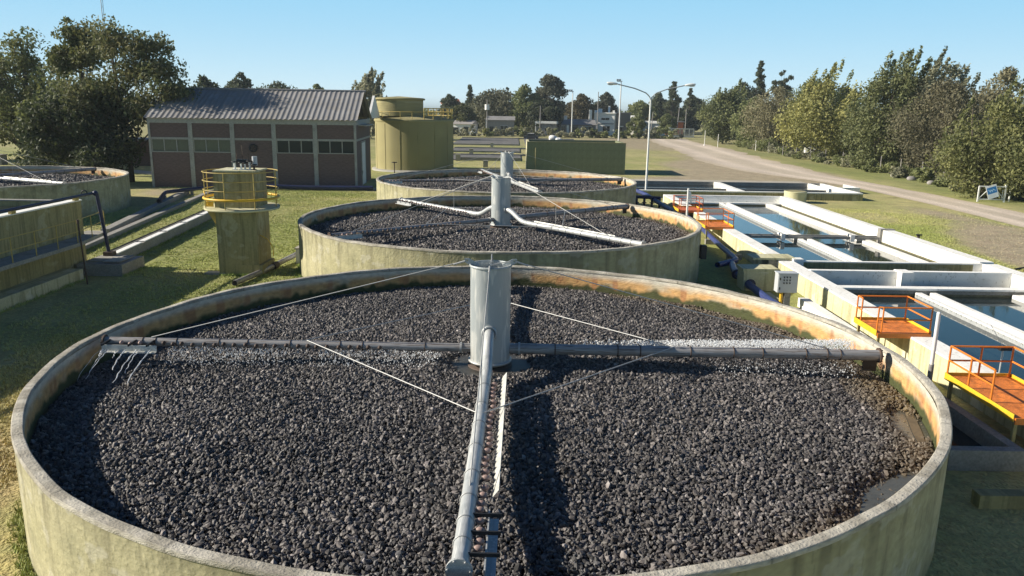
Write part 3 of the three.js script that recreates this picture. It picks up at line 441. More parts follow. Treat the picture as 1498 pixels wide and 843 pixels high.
{ const t = thing('service_post', 'tall white post with a side bracket between the two nearest orange platforms', 'post', [11.72, 0, -20.6]);
  obj('pole', rod([0, 0, 0], [0, 2.6, 0], 0.055, 14), M.paintWhite, t); obj('cap', new THREE.SphereGeometry(0.057, 12, 8).translate(0, 2.6, 0), M.paintWhite, t); obj('sleeve', rod([0, 0.3, 0], [0, 1.15, 0], 0.07, 14), M.darkPipe, t); }
{ const t = thing('level_probe', 'dark pivoted probe on a stand over the near basin water, behind the white post', 'probe', [14.3, 0, -21.6]);
  obj('stand', rod([0, 0.2, 0], [0, 1.3, 0], 0.025), M.steel, t); obj('head', [bx(-0.12, 0.22, 1.28, 1.4, -0.07, 0.07)], M.black, t); obj('lever', rod([-0.7, 1.36, 0], [0.1, 1.34, 0], 0.02), M.rusty, t); obj('stay_wire', rod([0, 1.35, 0], [-0.6, 2.1, 0.2], 0.008, 5), M.rod, t); }
{ const t = thing('service_post', 'white post with a furled white flag beside the reddest platform', 'post', [12.05, 0, -53.6]);
  obj('pole', rod([0, 0, 0], [0, 2.75, 0], 0.07, 12), M.paintWhite, t); const s = new THREE.Shape(); s.moveTo(0, 2.6); s.quadraticCurveTo(0.18, 2.45, 0.16, 2.15); s.lineTo(0.2, 1.8); s.lineTo(0.12, 1.72); s.quadraticCurveTo(0.1, 2.0, 0.0, 2.05); obj('flag', new THREE.ExtrudeGeometry(s, { depth: 0.04, bevelEnabled: true, bevelSize: 0.015, bevelThickness: 0.015 }).translate(0.06, 0, -0.02), M.paintWhite, t); }
{ const t = thing('control_box', 'light grey control cabinet with three rows of tags on a yellow post', 'control box', [11.28, -0.2, -31.2]);
  const b = obj('cabinet', [bx(-0.40, 0.40, 0.92, 1.70, -0.22, 0.22), bx(-0.43, 0.43, 1.70, 1.74, -0.25, 0.25)], M.boxGrey, t); obj('door', bx(-0.37, 0.38, 0.95, 1.67, 0.22, 0.235), M.boxGrey, b);
  for (let j = 0; j < 3; j++) for (let i = 0; i < 3; i++) obj('switch', [cyl(0.028, 0.03, 0, 0, 0, 10).rotateX(Math.PI / 2).translate(-0.17 + i * 0.12, 1.56 - j * 0.12, 0.235), bx(-0.21 + i * 0.12, -0.13 + i * 0.12, 1.595 - j * 0.12, 1.61 - j * 0.12, 0.235, 0.238)], M.black, b);
  for (const y of [1.5, 1.1]) obj('latch', bx(-0.345, -0.305, y - 0.05, y + 0.05, 0.235, 0.26), M.black, b);
  obj('post', [rod([-0.15, 0, 0], [-0.15, 0.92, 0], 0.07, 14)], M.yellow, t); obj('foot', bx(-0.05, 0.2, 0, 0.92, -0.15, 0.1), M.grey, t); }
{ const t = thing('valve_chamber', 'cream concrete block chamber with flat lid between the round tanks and the basins', 'chamber', [11.25, 0, -34.9]);
  obj('wall', bx(-0.75, 0.75, 0, 0.9, -0.5, 0.5), M.cream, t); obj('lid', bx(-0.82, 0.8, 0.9, 1.02, -0.56, 0.54), M.cream, t); }
{ const t = thing('cover_slab', 'thin cream walkway slab resting at the end of the far basin wall', 'slab', [12.6, 0, -37.6]); obj('slab', bx(-0.9, 1.2, 0.93, 1.02, -0.7, 0.5), M.cream, t); obj('support', bx(-0.1, 0.3, 0, 0.93, -0.6, 0.4), M.grey, t); }
{ const t = thing('low_wall', 'low white wall running in front of the nearest basin behind the grey cabinet', 'low wall', [0, 0, 0]); obj('wall', bx(12.0, 12.4, 0, 0.38, -31.6, -25.9), M.white, t); obj('wall', bx(11.2, 11.5, 0, 0.12, -33.6, -31.5), M.cream, t); }
{ const t = thing('sump_basin', 'open grey concrete sump in deep shade right of the nearest round tank', 'sump', [0, 0, 0]);
  obj('wall', [bx(10.0, 11.75, 0, 0.5, -16.6, -16.35), bx(11.5, 11.75, 0, 0.5, -20.2, -16.6), bx(10.0, 11.5, 0, 0.5, -20.2, -19.95)], M.grey, t); obj('wall', bx(9.9, 10.15, 0, 0.5, -19.95, -16.6), M.grey, t); obj('floor', bx(10.15, 11.5, 0, 0.08, -19.95, -16.6), M.darkWater, t); }
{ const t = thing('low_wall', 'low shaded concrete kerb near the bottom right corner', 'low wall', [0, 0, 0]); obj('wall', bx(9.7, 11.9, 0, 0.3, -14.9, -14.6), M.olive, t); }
{ const t = thing('blue_pipe', 'large blue pipe on the ground beside the cream block chamber', 'pipe', [0, 0, 0]);
  obj('run', tube([[11.3, 0.3, -39.2], [10.95, 0.3, -37.4], [10.75, 0.3, -35], [10.7, 0.3, -31.5], [10.9, 0.3, -27]], 0.17, 40, 14), M.blue, t); for (const z of [-36.6, -34.4]) obj('flange', new THREE.CylinderGeometry(0.24, 0.24, 0.08, 18).rotateX(Math.PI / 2).translate(10.82, 0.3, z), M.navy, t); }
{ const t = thing('blue_pipe', 'long dark blue pipe sloping along the foot of the far basin wall', 'pipe', [0, 0, 0]);
  obj('run', tube([[12.55, 0.55, -56], [12.3, 0.5, -50], [11.95, 0.4, -44], [11.75, 0.35, -40], [10.4, 0.35, -38.6]], 0.15, 40, 14), M.blue, t); for (const z of [-52, -47, -42]) obj('saddle', bx(11.8, 12.6, 0, 0.3, z - 0.15, z + 0.15), M.grey, t); }
{ const t = thing('valve_rack', 'black valve legs and dark blue pipe beside the farthest round tank and the lamp post', 'valve set', [0, 0, 0]);
  obj('run', tube([[10.4, 1.2, -69], [11.3, 0.95, -66], [11.9, 0.6, -61], [12.3, 0.5, -57.5]], 0.17, 30, 12), M.blue, t); obj('header', rod([9.9, 0.95, -64.5], [12.1, 0.95, -63.6], 0.14), M.navy, t);
  for (const x of [10.2, 10.8, 11.4, 12]) obj('valve', [rod([x, 0, -64.2 + (x - 10) * 0.3], [x, 0.95, -64.2 + (x - 10) * 0.3], 0.10), cyl(0.2, 0.06, x, 0.5, -64.2 + (x - 10) * 0.3, 14)], M.navy, t); }

// ================================================================== the yellow tower
{
  const t = thing('valve_tower', 'olive yellow concrete tower with a railed round platform, on the lawn before the brick hall', 'tower', [-12.95, 0, -36.95]);
  obj('shaft', [bx(-0.95, 0.95, 0, 3.05, -0.95, 0.95)], M.olive, t); obj('plinth', [bx(-0.2, 1.12, 0, 0.5, -0.9, 0.97)], M.olive, t);
  obj('upper_block', bx(-0.97, 0.93, 3.2, 4.86, -0.9, 0.9), M.olive, t); obj('coping', bx(-0.97, 0.99, 4.86, 4.93, -0.94, 0.94), M.cream, t);
  obj('platform', lathe([[0, 3.05], [1.62, 3.05], [1.72, 3.07], [1.74, 3.2], [0, 3.2]], 48), M.cream, t);
  const s = new THREE.Shape(); s.moveTo(0, 3.05); s.lineTo(-0.55, 3.05); s.lineTo(0, 2.1); obj('corbel', new THREE.ExtrudeGeometry(s, { depth: 0.5, bevelEnabled: false }).translate(-0.95, 0, 0.1), M.yellowRail, t);
  const ring = (y, r, tr) => new THREE.TorusGeometry(r, tr, 8, 60).rotateX(Math.PI / 2).translate(0, y, 0);
  for (const y of [4.02, 4.45, 4.85]) obj('rail', ring(y, 1.7, 0.02), M.yellowRail, t); obj('rail', ring(3.62, 1.7, 0.06), M.yellow, t);
  for (let k = 0; k < 8; k++) { const a = k * Math.PI / 4 + 0.12; obj('post', rod([1.7 * Math.cos(a), 3.2, 1.7 * Math.sin(a)], [1.7 * Math.cos(a), 4.86, 1.7 * Math.sin(a)], 0.022), M.yellowRail, t); }
  obj('gate_chain', [tube([[-1.68, 3.9, 0.3], [-1.5, 3.7, 0.6], [-1.4, 3.5, 0.7], [-1.35, 3.3, 0.75]], 0.025, 12, 6), bx(-1.5, -1.1, 3.22, 3.45, 0.7, 0.74)], M.yellow, t);
  obj('drain_hose', tube([[0.95, 1.9, 0.6], [1.35, 1.7, 0.7], [1.6, 1.3, 0.75], [1.6, 0.9, 0.8]], 0.02, 20, 6), M.yellow, t);
}
{ const t = thing('valve_gear', 'cluster of pale valve stems and dark handwheels on top of the yellow tower', 'valve gear', [-12.75, 4.93, -36.5]);
  for (const [x, h, m] of [[-0.28, 0.32, M.paintWhite], [0.02, 0.3, M.paintWhite], [0.2, 0.28, M.boxGrey], [0.42, 0.36, M.boxGrey], [0.62, 0.2, M.rusty]]) { const s = obj('stem', [rod([x, 0, 0], [x, h, 0], 0.045, 10), bx(x - 0.09, x + 0.09, 0, 0.04, -0.09, 0.09)], m, t); obj('handwheel', [new THREE.TorusGeometry(0.13, 0.022, 6, 16).rotateX(Math.PI / 2).translate(x, h + 0.05, 0), rod([x - 0.13, h + 0.05, 0], [x + 0.13, h + 0.05, 0], 0.014, 5)], M.black, s); }
  obj('gearbox', bx(-0.22, 0.3, 0.30, 0.48, -0.3, -0.05), M.black, t); obj('motor', cyl(0.12, 0.42, 0.58, 0.2, -0.25, 14), M.boxGrey, t); for (const [x, h] of [[-0.2, 0.8], [0.08, 1.15], [0.36, 0.75]]) obj('rod', rod([x, 0.4, -0.1], [x, h, -0.1], 0.016, 5), M.rusty, t); }

// ================================================================== left basin with walkway, low walls
{
  const t = thing('clarifier_basin', 'raised olive rectangular basin with a railed walkway at the left edge', 'basin', [0, 0, 0]);
  obj('wall', bx(-20.78, -20.48, 0, 3.36, -36.6, -6), M.olive, t); obj('wall', bx(-36, -20.78, 0, 3.34, -36.6, -36.3), M.olive, t); obj('coping', bx(-20.86, -20.42, 3.36, 3.42, -36.64, -6), M.white, t); obj('coping', bx(-36, -20.86, 3.34, 3.39, -36.64, -36.26), M.grey, t); obj('wall', bx(-36, -35.7, 0, 3.3, -36.3, -6), M.olive, t);
  obj('water', bx(-35.7, -20.78, 2.6, 3.1, -36.3, -6), M.darkWater, t);
  obj('plinth', bx(-20.48, -19.6, 0, 0.5, -34.6, -6), M.cream, t);
  const s = new THREE.Shape([[-20.47, 6], [-19.4, 6], [-19.4, 34.2], [-19.95, 37.7], [-20.9, 37.7], [-20.9, 36.66], [-20.47, 36.66]].map(([x, y]) => new THREE.Vector2(x, y)));
  obj('walkway', new THREE.ExtrudeGeometry(s, { depth: 0.16, bevelEnabled: false }).rotateX(-Math.PI / 2).translate(0, 1.6, 0), M.grey, t);
  railing(t, [[-19.45, 1.76, -8], [-19.45, 1.76, -34.2], [-19.98, 1.76, -37.6]], { h: 1.0, levels: [0.5, 1.0], r: 0.022, mat: M.yellowRail, every: 1.55 });
  obj('spacer', [bx(-20.55, -20.38, 3.42, 3.56, -31.6, -31.35), bx(-20.55, -20.38, 3.42, 3.56, -36.3, -36.05)], M.yellowRail, t);
}
{ const t = thing('blue_pipe', 'thin navy pipe running along the raised left basin and down beside its corner', 'pipe', [0, 0, 0]);
  obj('run', rod([-20.3, 3.62, -12], [-20.05, 3.68, -36.9], 0.065, 12), M.navy, t); obj('drop', rod([-19.9, 3.68, -37.0], [-19.75, 0.75, -37.3], 0.085, 12), M.navy, t); obj('elbow', new THREE.SphereGeometry(0.13, 12, 10).translate(-19.95, 3.68, -36.98), M.navy, t); obj('valve', [new THREE.TorusGeometry(0.13, 0.03, 6, 14).translate(-20.15, 3.74, -36.4)], M.black, t); obj('foot', bx(-19.95, -19.5, 0.6, 0.8, -37.5, -37.1), M.rusty, t); }
{ const t = thing('thin_post', 'thin dark pole standing on the shaded lawn beside the left walkway', 'post', [-18.9, 0, -33.6]); obj('pole', rod([0, 0, 0], [-0.12, 2.85, 0], 0.035), M.rusty, t); obj('collar', rod([-0.115, 2.7, 0], [-0.12, 2.9, 0], 0.055), M.rusty, t); }
{ const t = thing('inspection_chamber', 'flat grey concrete chamber with a cover slab at the corner of the left basin', 'chamber', [-19.25, 0, -36.5]); obj('body', bx(-1.05, 1.05, 0, 0.55, -1.1, 1.15), M.grey, t); obj('cover', bx(-0.9, 0.7, 0.55, 0.61, -0.9, 0.6), M.grey, t); obj('cover', bx(0.05, 0.85, 0.612, 0.64, -0.2, 0.9), M.beam, t); }
function lowWall(a, b, h, w, label, extra) {
  const L = Math.hypot(b[0] - a[0], b[1] - a[1]), t = thing('low_wall', label, 'low wall', [a[0], 0, a[1]], Math.atan2(-(b[1] - a[1]), b[0] - a[0]));
  obj('wall', bx(0, L, 0, h, -w / 2, w / 2), M.grey, t);
  if (extra) { const n = 5; for (let i = 0; i < n; i++) obj('cap_plank', bx(i * L / n + 0.08, (i + 1) * L / n - 0.35, h, h + 0.05, -0.02, w / 2 - 0.03), M.white, t); obj('cable_pipe', rod([0, h + 0.06, -w / 2 + 0.1], [L, h + 0.06, -w / 2 + 0.1], 0.045, 8), M.black, t); }
  return t;
}
lowWall([-20.0, -37.9], [-21.7, -56], 0.55, 0.7, 'low concrete wall with white capping and a dark pipe, ending at the grey chamber', true);
lowWall([-23.2, -39.5], [-27.5, -71], 0.28, 0.4, 'long pale kerb wall beyond the grass strip, running to the brick hall');
lowWall([-25.0, -47], [-29.5, -70], 0.35, 0.5, 'shaded kerb wall lying left of the long pale kerb');
{ const t = thing('blue_pipe', 'dark navy pipe on low stands passing the left tank toward the brick hall', 'pipe', [0, 0, 0]); obj('run', tube([[-27.5, 0.5, -60], [-29.5, 0.55, -66], [-27, 0.55, -71.5], [-24, 0.5, -73.6]], 0.16, 40, 12), M.navy, t); for (const [x, z] of [[-28.8, -64], [-28.6, -69], [-25.5, -72.7]]) obj('stand', bx(x - 0.1, x + 0.1, 0, 0.5, z - 0.1, z + 0.1), M.grey, t); }
{ const t = thing('blue_pipe', 'dark navy pipe lying along the foot of the brick hall', 'pipe', [0, 0, 0]); obj('run', tube([[-24, 0.45, -73.6], [-20, 0.3, -74.1], [-13.5, 0.3, -74.7]], 0.2, 30, 12), M.navy, t); }
{ const t = thing('ground_pipe', 'grey pipe lying on the grass between the yellow tower and the second tank', 'pipe', [0, 0, 0]); obj('run', tube([[-12.35, 0.16, -33.6], [-11.9, 0.16, -36.5], [-11.3, 0.3, -40.5], [-10.8, 0.7, -44]], 0.13, 30, 12), M.darkPipe, t); obj('collar', rod([-11.75, 0.17, -37.3], [-11.68, 0.2, -37.7], 0.17, 12), M.rusty, t); }
{ const t = thing('meter_box', 'small grey box at the foot of the second round tank by the grey pipe', 'box', [-10.75, 0, -39.4]); obj('body', bx(-0.35, 0.35, 0, 0.75, -0.35, 0.35), M.boxGrey, t); obj('lid', bx(-0.4, 0.4, 0.75, 0.8, -0.4, 0.4), M.grey, t); }
{ const t = thing('marker_pipe', 'short white pipe standing in the lawn right of the yellow tower', 'pipe', [-11.3, 0, -47]); obj('stub', rod([0, 0, 0], [0, 0.45, 0], 0.06), M.paintWhite, t); obj('pad', bx(-0.8, 0.5, 0, 0.04, -0.4, 0.3), M.grey, t); }
{ const t = thing('paving_slab', 'small pale slab on the grass at the left foot of the yellow tower', 'slab', [-14.1, 0, -36.2]); obj('slab', bx(-0.5, 0.45, 0, 0.10, -0.25, 0.25), M.beam, t); }

// ================================================================== the brick pump hall
{
  const t = thing('brick_hall', 'long brick pump hall with concrete frame and grey corrugated roof, left behind the yellow tower', 'building', [-34.75, 0, -74.9], 4 * R), L = 19.5, D = 12, HE = 6.6, HR = 9.25, n = 5, w = L / n;
  const wallPart = (x0, x1, y0, y1, z0 = -0.24, z1 = 0) => obj('brick_wall', bx(x0, x1, y0, y1, z0, z1), M.brick, t);
  for (let i = 0; i <= n; i++) obj('pillar', bx(Math.max(0, i * w - 0.2), Math.min(L, i * w + 0.2), 0, 6.12, -0.28, 0.10), M.beam, t);
  obj('ring_beam', bx(-0.02, L + 0.02, 6.12, 6.6, -0.3, 0.07), M.beam, t);
  for (let i = 0; i < n; i++) {
    const a = i * w + (i ? 0.2 : 0.2), b = (i + 1) * w - 0.2; wallPart(a, b, 4.78, 6.12); obj('lintel', bx(a, b, 4.58, 4.78, -0.26, 0.05), M.beam, t);
    if (i === 2) { wallPart(a, b, 0, 4.58); continue; }
    wallPart(a, b, 0, 3.38); const f = obj('window', [bx(a, b, 3.38, 3.46, -0.2, 0.04), bx(a, a + 0.08, 3.46, 4.58, -0.16, -0.04), bx(b - 0.08, b, 3.46, 4.58, -0.16, -0.04), ...[1, 2].map((k) => bx(mix(a, b, k / 3) - 0.04, mix(a, b, k / 3) + 0.04, 3.46, 4.58, -0.16, -0.03))], M.beam, t);
    for (let k = 0; k < 3; k++) { const x0 = mix(a, b, k / 3) + 0.05, x1 = mix(a, b, (k + 1) / 3) - 0.05; obj('pane', bx(x0, x1, 3.47, 4.57, -0.11, -0.08), i < 2 ? M.paneOlive : M.paneDark, f); }
  }
  // fan in the middle bay
  const fan = obj('exhaust_fan', [new THREE.TorusGeometry(0.34, 0.07, 8, 28).translate(0, 0, 0.12), new THREE.CylinderGeometry(0.34, 0.34, 0.16, 28).rotateX(Math.PI / 2).translate(0, 0, 0.05)], M.black, t); fan.position.set(2.5 * w - 0.05, 3.85, 0);
  for (let k = 0; k < 5; k++) { const b = obj('fan_blade', bx(0.04, 0.31, -0.06, 0.06, 0.14, 0.155), M.rusty, fan); b.rotation.z = k * 1.2566; }
  // other walls and gables
  const gab = (x0, x1) => { const s = new THREE.Shape(); s.moveTo(0, HE); s.lineTo(-D, HE); s.lineTo(-D / 2, HR - 0.08); const g = new THREE.ExtrudeGeometry(s, { depth: x1 - x0, bevelEnabled: false }); g.rotateY(Math.PI / 2); g.scale(1, 1, -1); const p = g.attributes.position; g.setIndex([...Array(p.count).keys()].map((i) => (i % 3 === 1 ? i + 1 : i % 3 === 2 ? i - 1 : i))); g.computeVertexNormals(); return g.translate(x0, 0, -D); };
  obj('gable', gab(L - 0.26, L), M.renderWhite, t); obj('gable', gab(0, 0.26), M.renderWhite, t);
  for (const x0 of [0, L - 0.24]) { wallPart(x0, x0 + 0.24, 0, 4.58, -D, -0.28); wallPart(x0, x0 + 0.24, 4.78, 6.12, -D, -0.28); obj('ring_beam', bx(x0 - 0.02, x0 + 0.28, 6.12, 6.6, -D, -0.3), M.beam, t); obj('lintel', bx(x0 - 0.03, x0 + 0.28, 4.58, 4.78, -D, -0.28), M.beam, t); }
  wallPart(0.24, L - 0.24, 0, 6.6, -D, -D + 0.24);
  const dr = obj('door', bx(L, L + 0.06, 0.05, 4.3, -6.6, -3.6), M.paintWhite, t); obj('handle', bx(L + 0.06, L + 0.1, 1.2, 1.5, -3.9, -3.8), M.black, dr); obj('door_frame', [bx(L, L + 0.1, 0, 4.45, -3.6, -3.45), bx(L, L + 0.1, 0, 4.45, -6.75, -6.6), bx(L, L + 0.1, 4.3, 4.45, -6.6, -3.6)], M.beam, t);
  obj('canopy', bx(L, L + 0.8, 6.0, 6.12, -8, -2), M.beam, t); obj('step', bx(L - 6, L + 2.4, 0, 0.12, 0.1, 1.2), M.grey, t);
  // corrugated roof, two slopes of ribbed sheets
  const slope = (front) => {
    const nx = 41 * 6, P = [], U = [], I = [], x0 = -0.22, x1 = L + 0.22, ov = 0.34, rise = (HR - HE) / (D / 2);
    for (let j = 0; j <= 4; j++) for (let i = 0; i <= nx; i++) { const f = j / 4, z = front ? ov - f * (D / 2 + ov) : -D - ov + f * (D / 2 + ov), x = mix(x0, x1, i / nx), yb = HE + 0.1 + rise * (front ? -z : z + D); P.push(x, yb + 0.075 * Math.pow(0.5 + 0.5 * Math.cos(i / 6 * 6.283), 1.5) + 0.02 * fbm(x * 0.4, z * 0.4 + 3, 3), z); U.push(x, f * 6.8); }
    for (let j = 0; j < 4; j++) for (let i = 0; i < nx; i++) { const a = j * (nx + 1) + i, b = a + nx + 1; front ? I.push(a, a + 1, b, a + 1, b + 1, b) : I.push(a, b, a + 1, a + 1, b, b + 1); }
    const g = new THREE.BufferGeometry(); g.setAttribute('position', new THREE.Float32BufferAttribute(P, 3)); g.setAttribute('uv', new THREE.Float32BufferAttribute(U, 2)); g.setIndex(I); g.computeVertexNormals(); if (g.attributes.normal.getY(10) < 0) { g.setIndex(I.map((v, k) => (k % 3 === 1 ? I[k + 1] : k % 3 === 2 ? I[k - 1] : v))); g.computeVertexNormals(); } return g;
  };
  const rf = obj('roof', slope(true), M.roof, t); obj('roof', slope(false), M.roof, t); obj('ridge_cap', rod([-0.35, HR + 0.16, -D / 2], [L + 0.35, HR + 0.16, -D / 2], 0.14, 10), M.roof, rf);
  obj('fascia', [bx(-0.36, -0.32, 0, 0.2, 0, 7.1)].map((g) => g.rotateX(Math.atan2(HR - HE, D / 2)).translate(0, 0, 0)).map((g) => g.translate(0, HE - 0.1 + 0.0, 0).scale(1, 1, -1)), M.beam, t).visible = true;
}

// ================================================================== digester, concrete tank
{
  const t = thing('digester_tank', 'big round olive yellow tank with a narrower drum on top, right of the brick hall', 'tank', [-12.9, 0, -102]);
  obj('body', lathe([[5.0, 0], [5.0, 6.1], [5.12, 6.15], [5.12, 6.42], [4.9, 6.45]], 72), M.olive, t); obj('deck', lathe([[4.95, 6.4], [2.9, 6.85]], 60), M.olive, t);
  obj('drum', lathe([[2.95, 6.8], [2.95, 8.75]], 56).translate(-1.75, 0, 0.4), M.olive, t); obj('drum_lid', lathe([[2.95, 8.75], [3.2, 8.8], [3.2, 8.98], [2.9, 9.05], [0, 9.25]], 56).translate(-1.75, 0, 0.4), M.olive, t);
  for (let k = 0; k < 14; k++) { const a = k * 0.4488 + 0.2; obj('wall_rib', bx(-0.06, 0.06, 0.2, 5.9, 4.99, 5.035).rotateY(a), M.olive, t); }
  const arc = []; for (let i = 0; i <= 10; i++) { const a = -1.3 + i * 0.25; arc.push([4.9 * Math.cos(a), 6.45, 4.9 * Math.sin(a)]); } railing(t, arc, { h: 1.35, levels: [0.45, 0.9, 1.35], r: 0.055, mat: M.yellowRail, every: 2.4 });
  const c2 = []; for (let i = 0; i <= 8; i++) { const a = 1.2 + i * 0.3; c2.push([4.9 * Math.cos(a), 6.45, 4.9 * Math.sin(a)]); } railing(t, c2, { h: 0.9, levels: [0.9], r: 0.03, mat: M.yellowRail, every: 2.2 });
  obj('footing', lathe([[5.0, 0.25], [5.5, 0.2], [5.5, 0]], 60), M.beam, t);
}
{ const t = thing('valve_stand', 'small dark handwheel stand at the foot of the big olive tank', 'valve', [-14.6, 0, -95.6]); obj('stem', rod([0, 0, 0], [0, 1.3, 0], 0.06), M.rusty, t); obj('handwheel', new THREE.TorusGeometry(0.3, 0.05, 6, 18).rotateX(Math.PI / 2).translate(0, 1.32, 0), M.black, t); }
{ const t = thing('sludge_tank', 'plain green painted rectangular concrete tank behind the round tanks', 'tank', [0, 0, 0]); const G = std({ map: speckle([0.18, 0.20, 0.115], 0.2, 33), bumpMap: rep(plasterBump, 0.3, 0.3), bumpScale: 0.01 });
  obj('wall', bx(1.6, 14, 0, 3.9, -99, -98.7), G, t); obj('wall', bx(1.6, 14, 0, 3.9, -107.3, -107), G, t); obj('wall', bx(1.6, 1.9, 0, 3.9, -107, -99), M.cream, t); obj('wall', bx(13.7, 14, 0, 3.9, -107, -99), G, t); obj('sludge', bx(1.9, 13.7, 0, 3.1, -107, -99), M.sludge, t); obj('coping', bx(1.55, 14.05, 3.9, 3.95, -99.05, -98.65), M.olive, t); obj('drain_pipe', rod([2.7, 0, -98.6], [2.7, 3.2, -98.6], 0.05), M.olive, t); }
{ // sludge drying beds on the flat ground behind
  const beds = [[-12, 15, -135, -122, 'nearest long grey drying bed with a low stone wall, left of the green tank'], [-12, 15, -158, -145, 'middle grey drying bed between two grass strips'], [-14, 16, -212, -174, 'farthest and widest grey drying bed below the far houses']];
  beds.forEach(([x0, x1, z0, z1, l], k) => { const t = thing('drying_bed', l, 'drying bed', [0, 0, 0], 0, 'grey drying beds behind the tanks'); const xm = 1.8; obj('bed', [bx(x0, xm - 0.7, 0, 0.12, z0, z1), bx(xm + 0.7, x1, 0, 0.12, z0, z1)], M.sludge, t); obj('wall', bx(x0 + (k === 0 ? 3.5 : 0), xm - 0.7, 0, k === 0 ? 0.5 : 0.3, z1, z1 + 0.4), M.grey, t); obj('wall', bx(xm + 0.7, x1, 0, k === 0 ? 0.5 : 0.3, z1, z1 + 0.4), M.grey, t); obj('kerb', bx(x0, x1, 0, 0.3, z0 - 0.3, z0), M.grey, t); });
  for (const [x, z, s, l] of [[-8.6, -120.6, 0.7, 'squat pale concrete block at the end of the low stone wall'], [-7.6, -139.5, 0.65, 'pale concrete block standing on the nearer grass strip'], [-4.7, -166, 0.6, 'distant pale concrete block before the farthest drying bed'], [-3.9, -108, 0.65, 'dull grey block on the grass just behind the farthest round tank']]) { const t = thing('distribution_box', l, 'concrete block', [x, 0, z]); obj('body', bx(-s / 2, s / 2, 0, s * 1.3, -s / 2, s / 2), M.beam, t); obj('cap', bx(-s * 0.58, s * 0.58, s * 1.3, s * 1.45, -s * 0.58, s * 0.58), M.beam, t); }
}

// ================================================================== trees and bushes
const dirRand = (r) => { const z = r() * 2 - 1, a = r() * 6.283, s = Math.sqrt(1 - z * z); return V(s * Math.cos(a), z, s * Math.sin(a)); };
function foliage(seed, o) {
  const { h, w, base = 0.25, clumps = 60, n: n0 = 6000, leaf: l0 = 0.34, a = [0.06, 0.08, 0.025], b = [0.12, 0.13, 0.045], lean = [0, 0], shape = 'round', tips = 0, aspect = 1.9, lobes } = o, r = rng(seed), P = [], N = [], C = [], cs = [];
  const y0 = h * base, n = n0 * 1.75, leaf = l0 * 1.15;
  const prof = shape === 'cone' ? (t) => 0.08 + 0.92 * Math.pow(1 - t, 0.9) : shape === 'column' ? (t) => Math.pow(Math.sin(Math.PI * (0.1 + 0.86 * t)), 0.5) : shape === 'spread' ? (t) => Math.pow(Math.sin(Math.PI * (0.12 + 0.80 * t)), 0.6) : shape === 'flame' ? (t) => Math.pow(Math.sin(Math.PI * Math.pow(0.10 + 0.86 * t, 0.85)), 0.75) : (t) => Math.sqrt(Math.max(0, 1 - Math.pow(2 * t - 0.92, 2) * 0.98));
  for (let i = 0; i < clumps; i++) {
    let t = shape === 'cone' ? Math.pow(i / clumps, 1.1) : Math.pow(r(), 0.9), ang = r() * 6.283, rad = Math.pow(r(), 0.42), rc, y, x, z;
    if (lobes) { const L = lobes[i % lobes.length]; const d = dirRand(r).multiplyScalar(Math.pow(r(), 0.5)); x = (L[0] + d.x * L[3]) * w; y = (L[1] + d.y * L[4]) * h; z = (L[2] + d.z * L[3]) * w; rc = w * (0.085 + 0.08 * r()); t = y / h; }
    else { const e = w / 2 * prof(t) * (0.82 + 0.36 * vnoise(ang * 1.3 + seed, t * 4 + seed)); rc = w * (shape === 'cone' ? (0.11 + 0.05 * r()) * (0.45 + 0.7 * prof(t)) : (0.11 + 0.09 * r()) * (0.6 + 0.5 * prof(t))); y = y0 + t * (h - y0 - rc * 0.6); x = Math.cos(ang) * rad * Math.max(0, e - rc * 0.5); z = Math.sin(ang) * rad * Math.max(0, e - rc * 0.5); }
    x += lean[0] * w * t * t; z += lean[1] * w * t * t;
    cs.push({ x, y, z, rc, t, tone: r(), tip: tips > 0 && r() < tips * (0.3 + t) });
  }
  const wsum = cs.reduce((s, c) => s + c.rc ** 2, 0);
  for (const c of cs) {
    const k = Math.max(shape === 'cone' ? 26 : 8, Math.round(n * c.rc ** 2 / wsum));
    for (let i = 0; i < k; i++) {
      const d = dirRand(r), q = Math.pow(r(), 0.45) * c.rc; let px, py, pz, len = leaf * (0.6 + 0.8 * r());
      if (c.tip) { const u = r(); px = c.x + d.x * q * 0.45 * (1.2 - u) + u * c.rc * 1.0; py = c.y + d.y * q * 0.4 + u * c.rc * 2.1; pz = c.z + d.z * q * 0.45 * (1.2 - u); }
      else { px = c.x + d.x * q; py = c.y + d.y * q * (shape === 'cone' ? 0.5 : 0.78); pz = c.z + d.z * q; }
      if (py < 0.05) continue;
      const dir = dirRand(r); if (shape === 'cone') dir.y -= 0.2; else dir.y -= 0.35; if (c.tip) { dir.x += 0.6; dir.y += 1.1; } dir.normalize(); const nn = dirRand(r), sd = nn.cross(dir).normalize().multiplyScalar(len / aspect / 2), up = dir.multiplyScalar(len / 2), nv = sd.clone().cross(up).normalize();
      const f = Math.min(1, Math.max(0, 0.55 * c.tone + 0.6 * r() - 0.1)), col = mix3(a, b, f), g = 0.85 + 0.3 * r();
      const A = [px - up.x, py - up.y, pz - up.z], B = [px + sd.x, py + sd.y, pz + sd.z], Cc = [px + up.x, py + up.y, pz + up.z], D = [px - sd.x, py - sd.y, pz - sd.z];
      for (const v of [A, B, Cc, A, Cc, D]) { P.push(...v); N.push(nv.x, nv.y, nv.z); C.push(col[0] * g, col[1] * g, col[2] * g); }
    }
  }
  const g = new THREE.BufferGeometry(); g.setAttribute('position', new THREE.Float32BufferAttribute(P, 3)); g.setAttribute('normal', new THREE.Float32BufferAttribute(N, 3)); g.setAttribute('color', new THREE.Float32BufferAttribute(C, 3));
  return [g, cs];
}
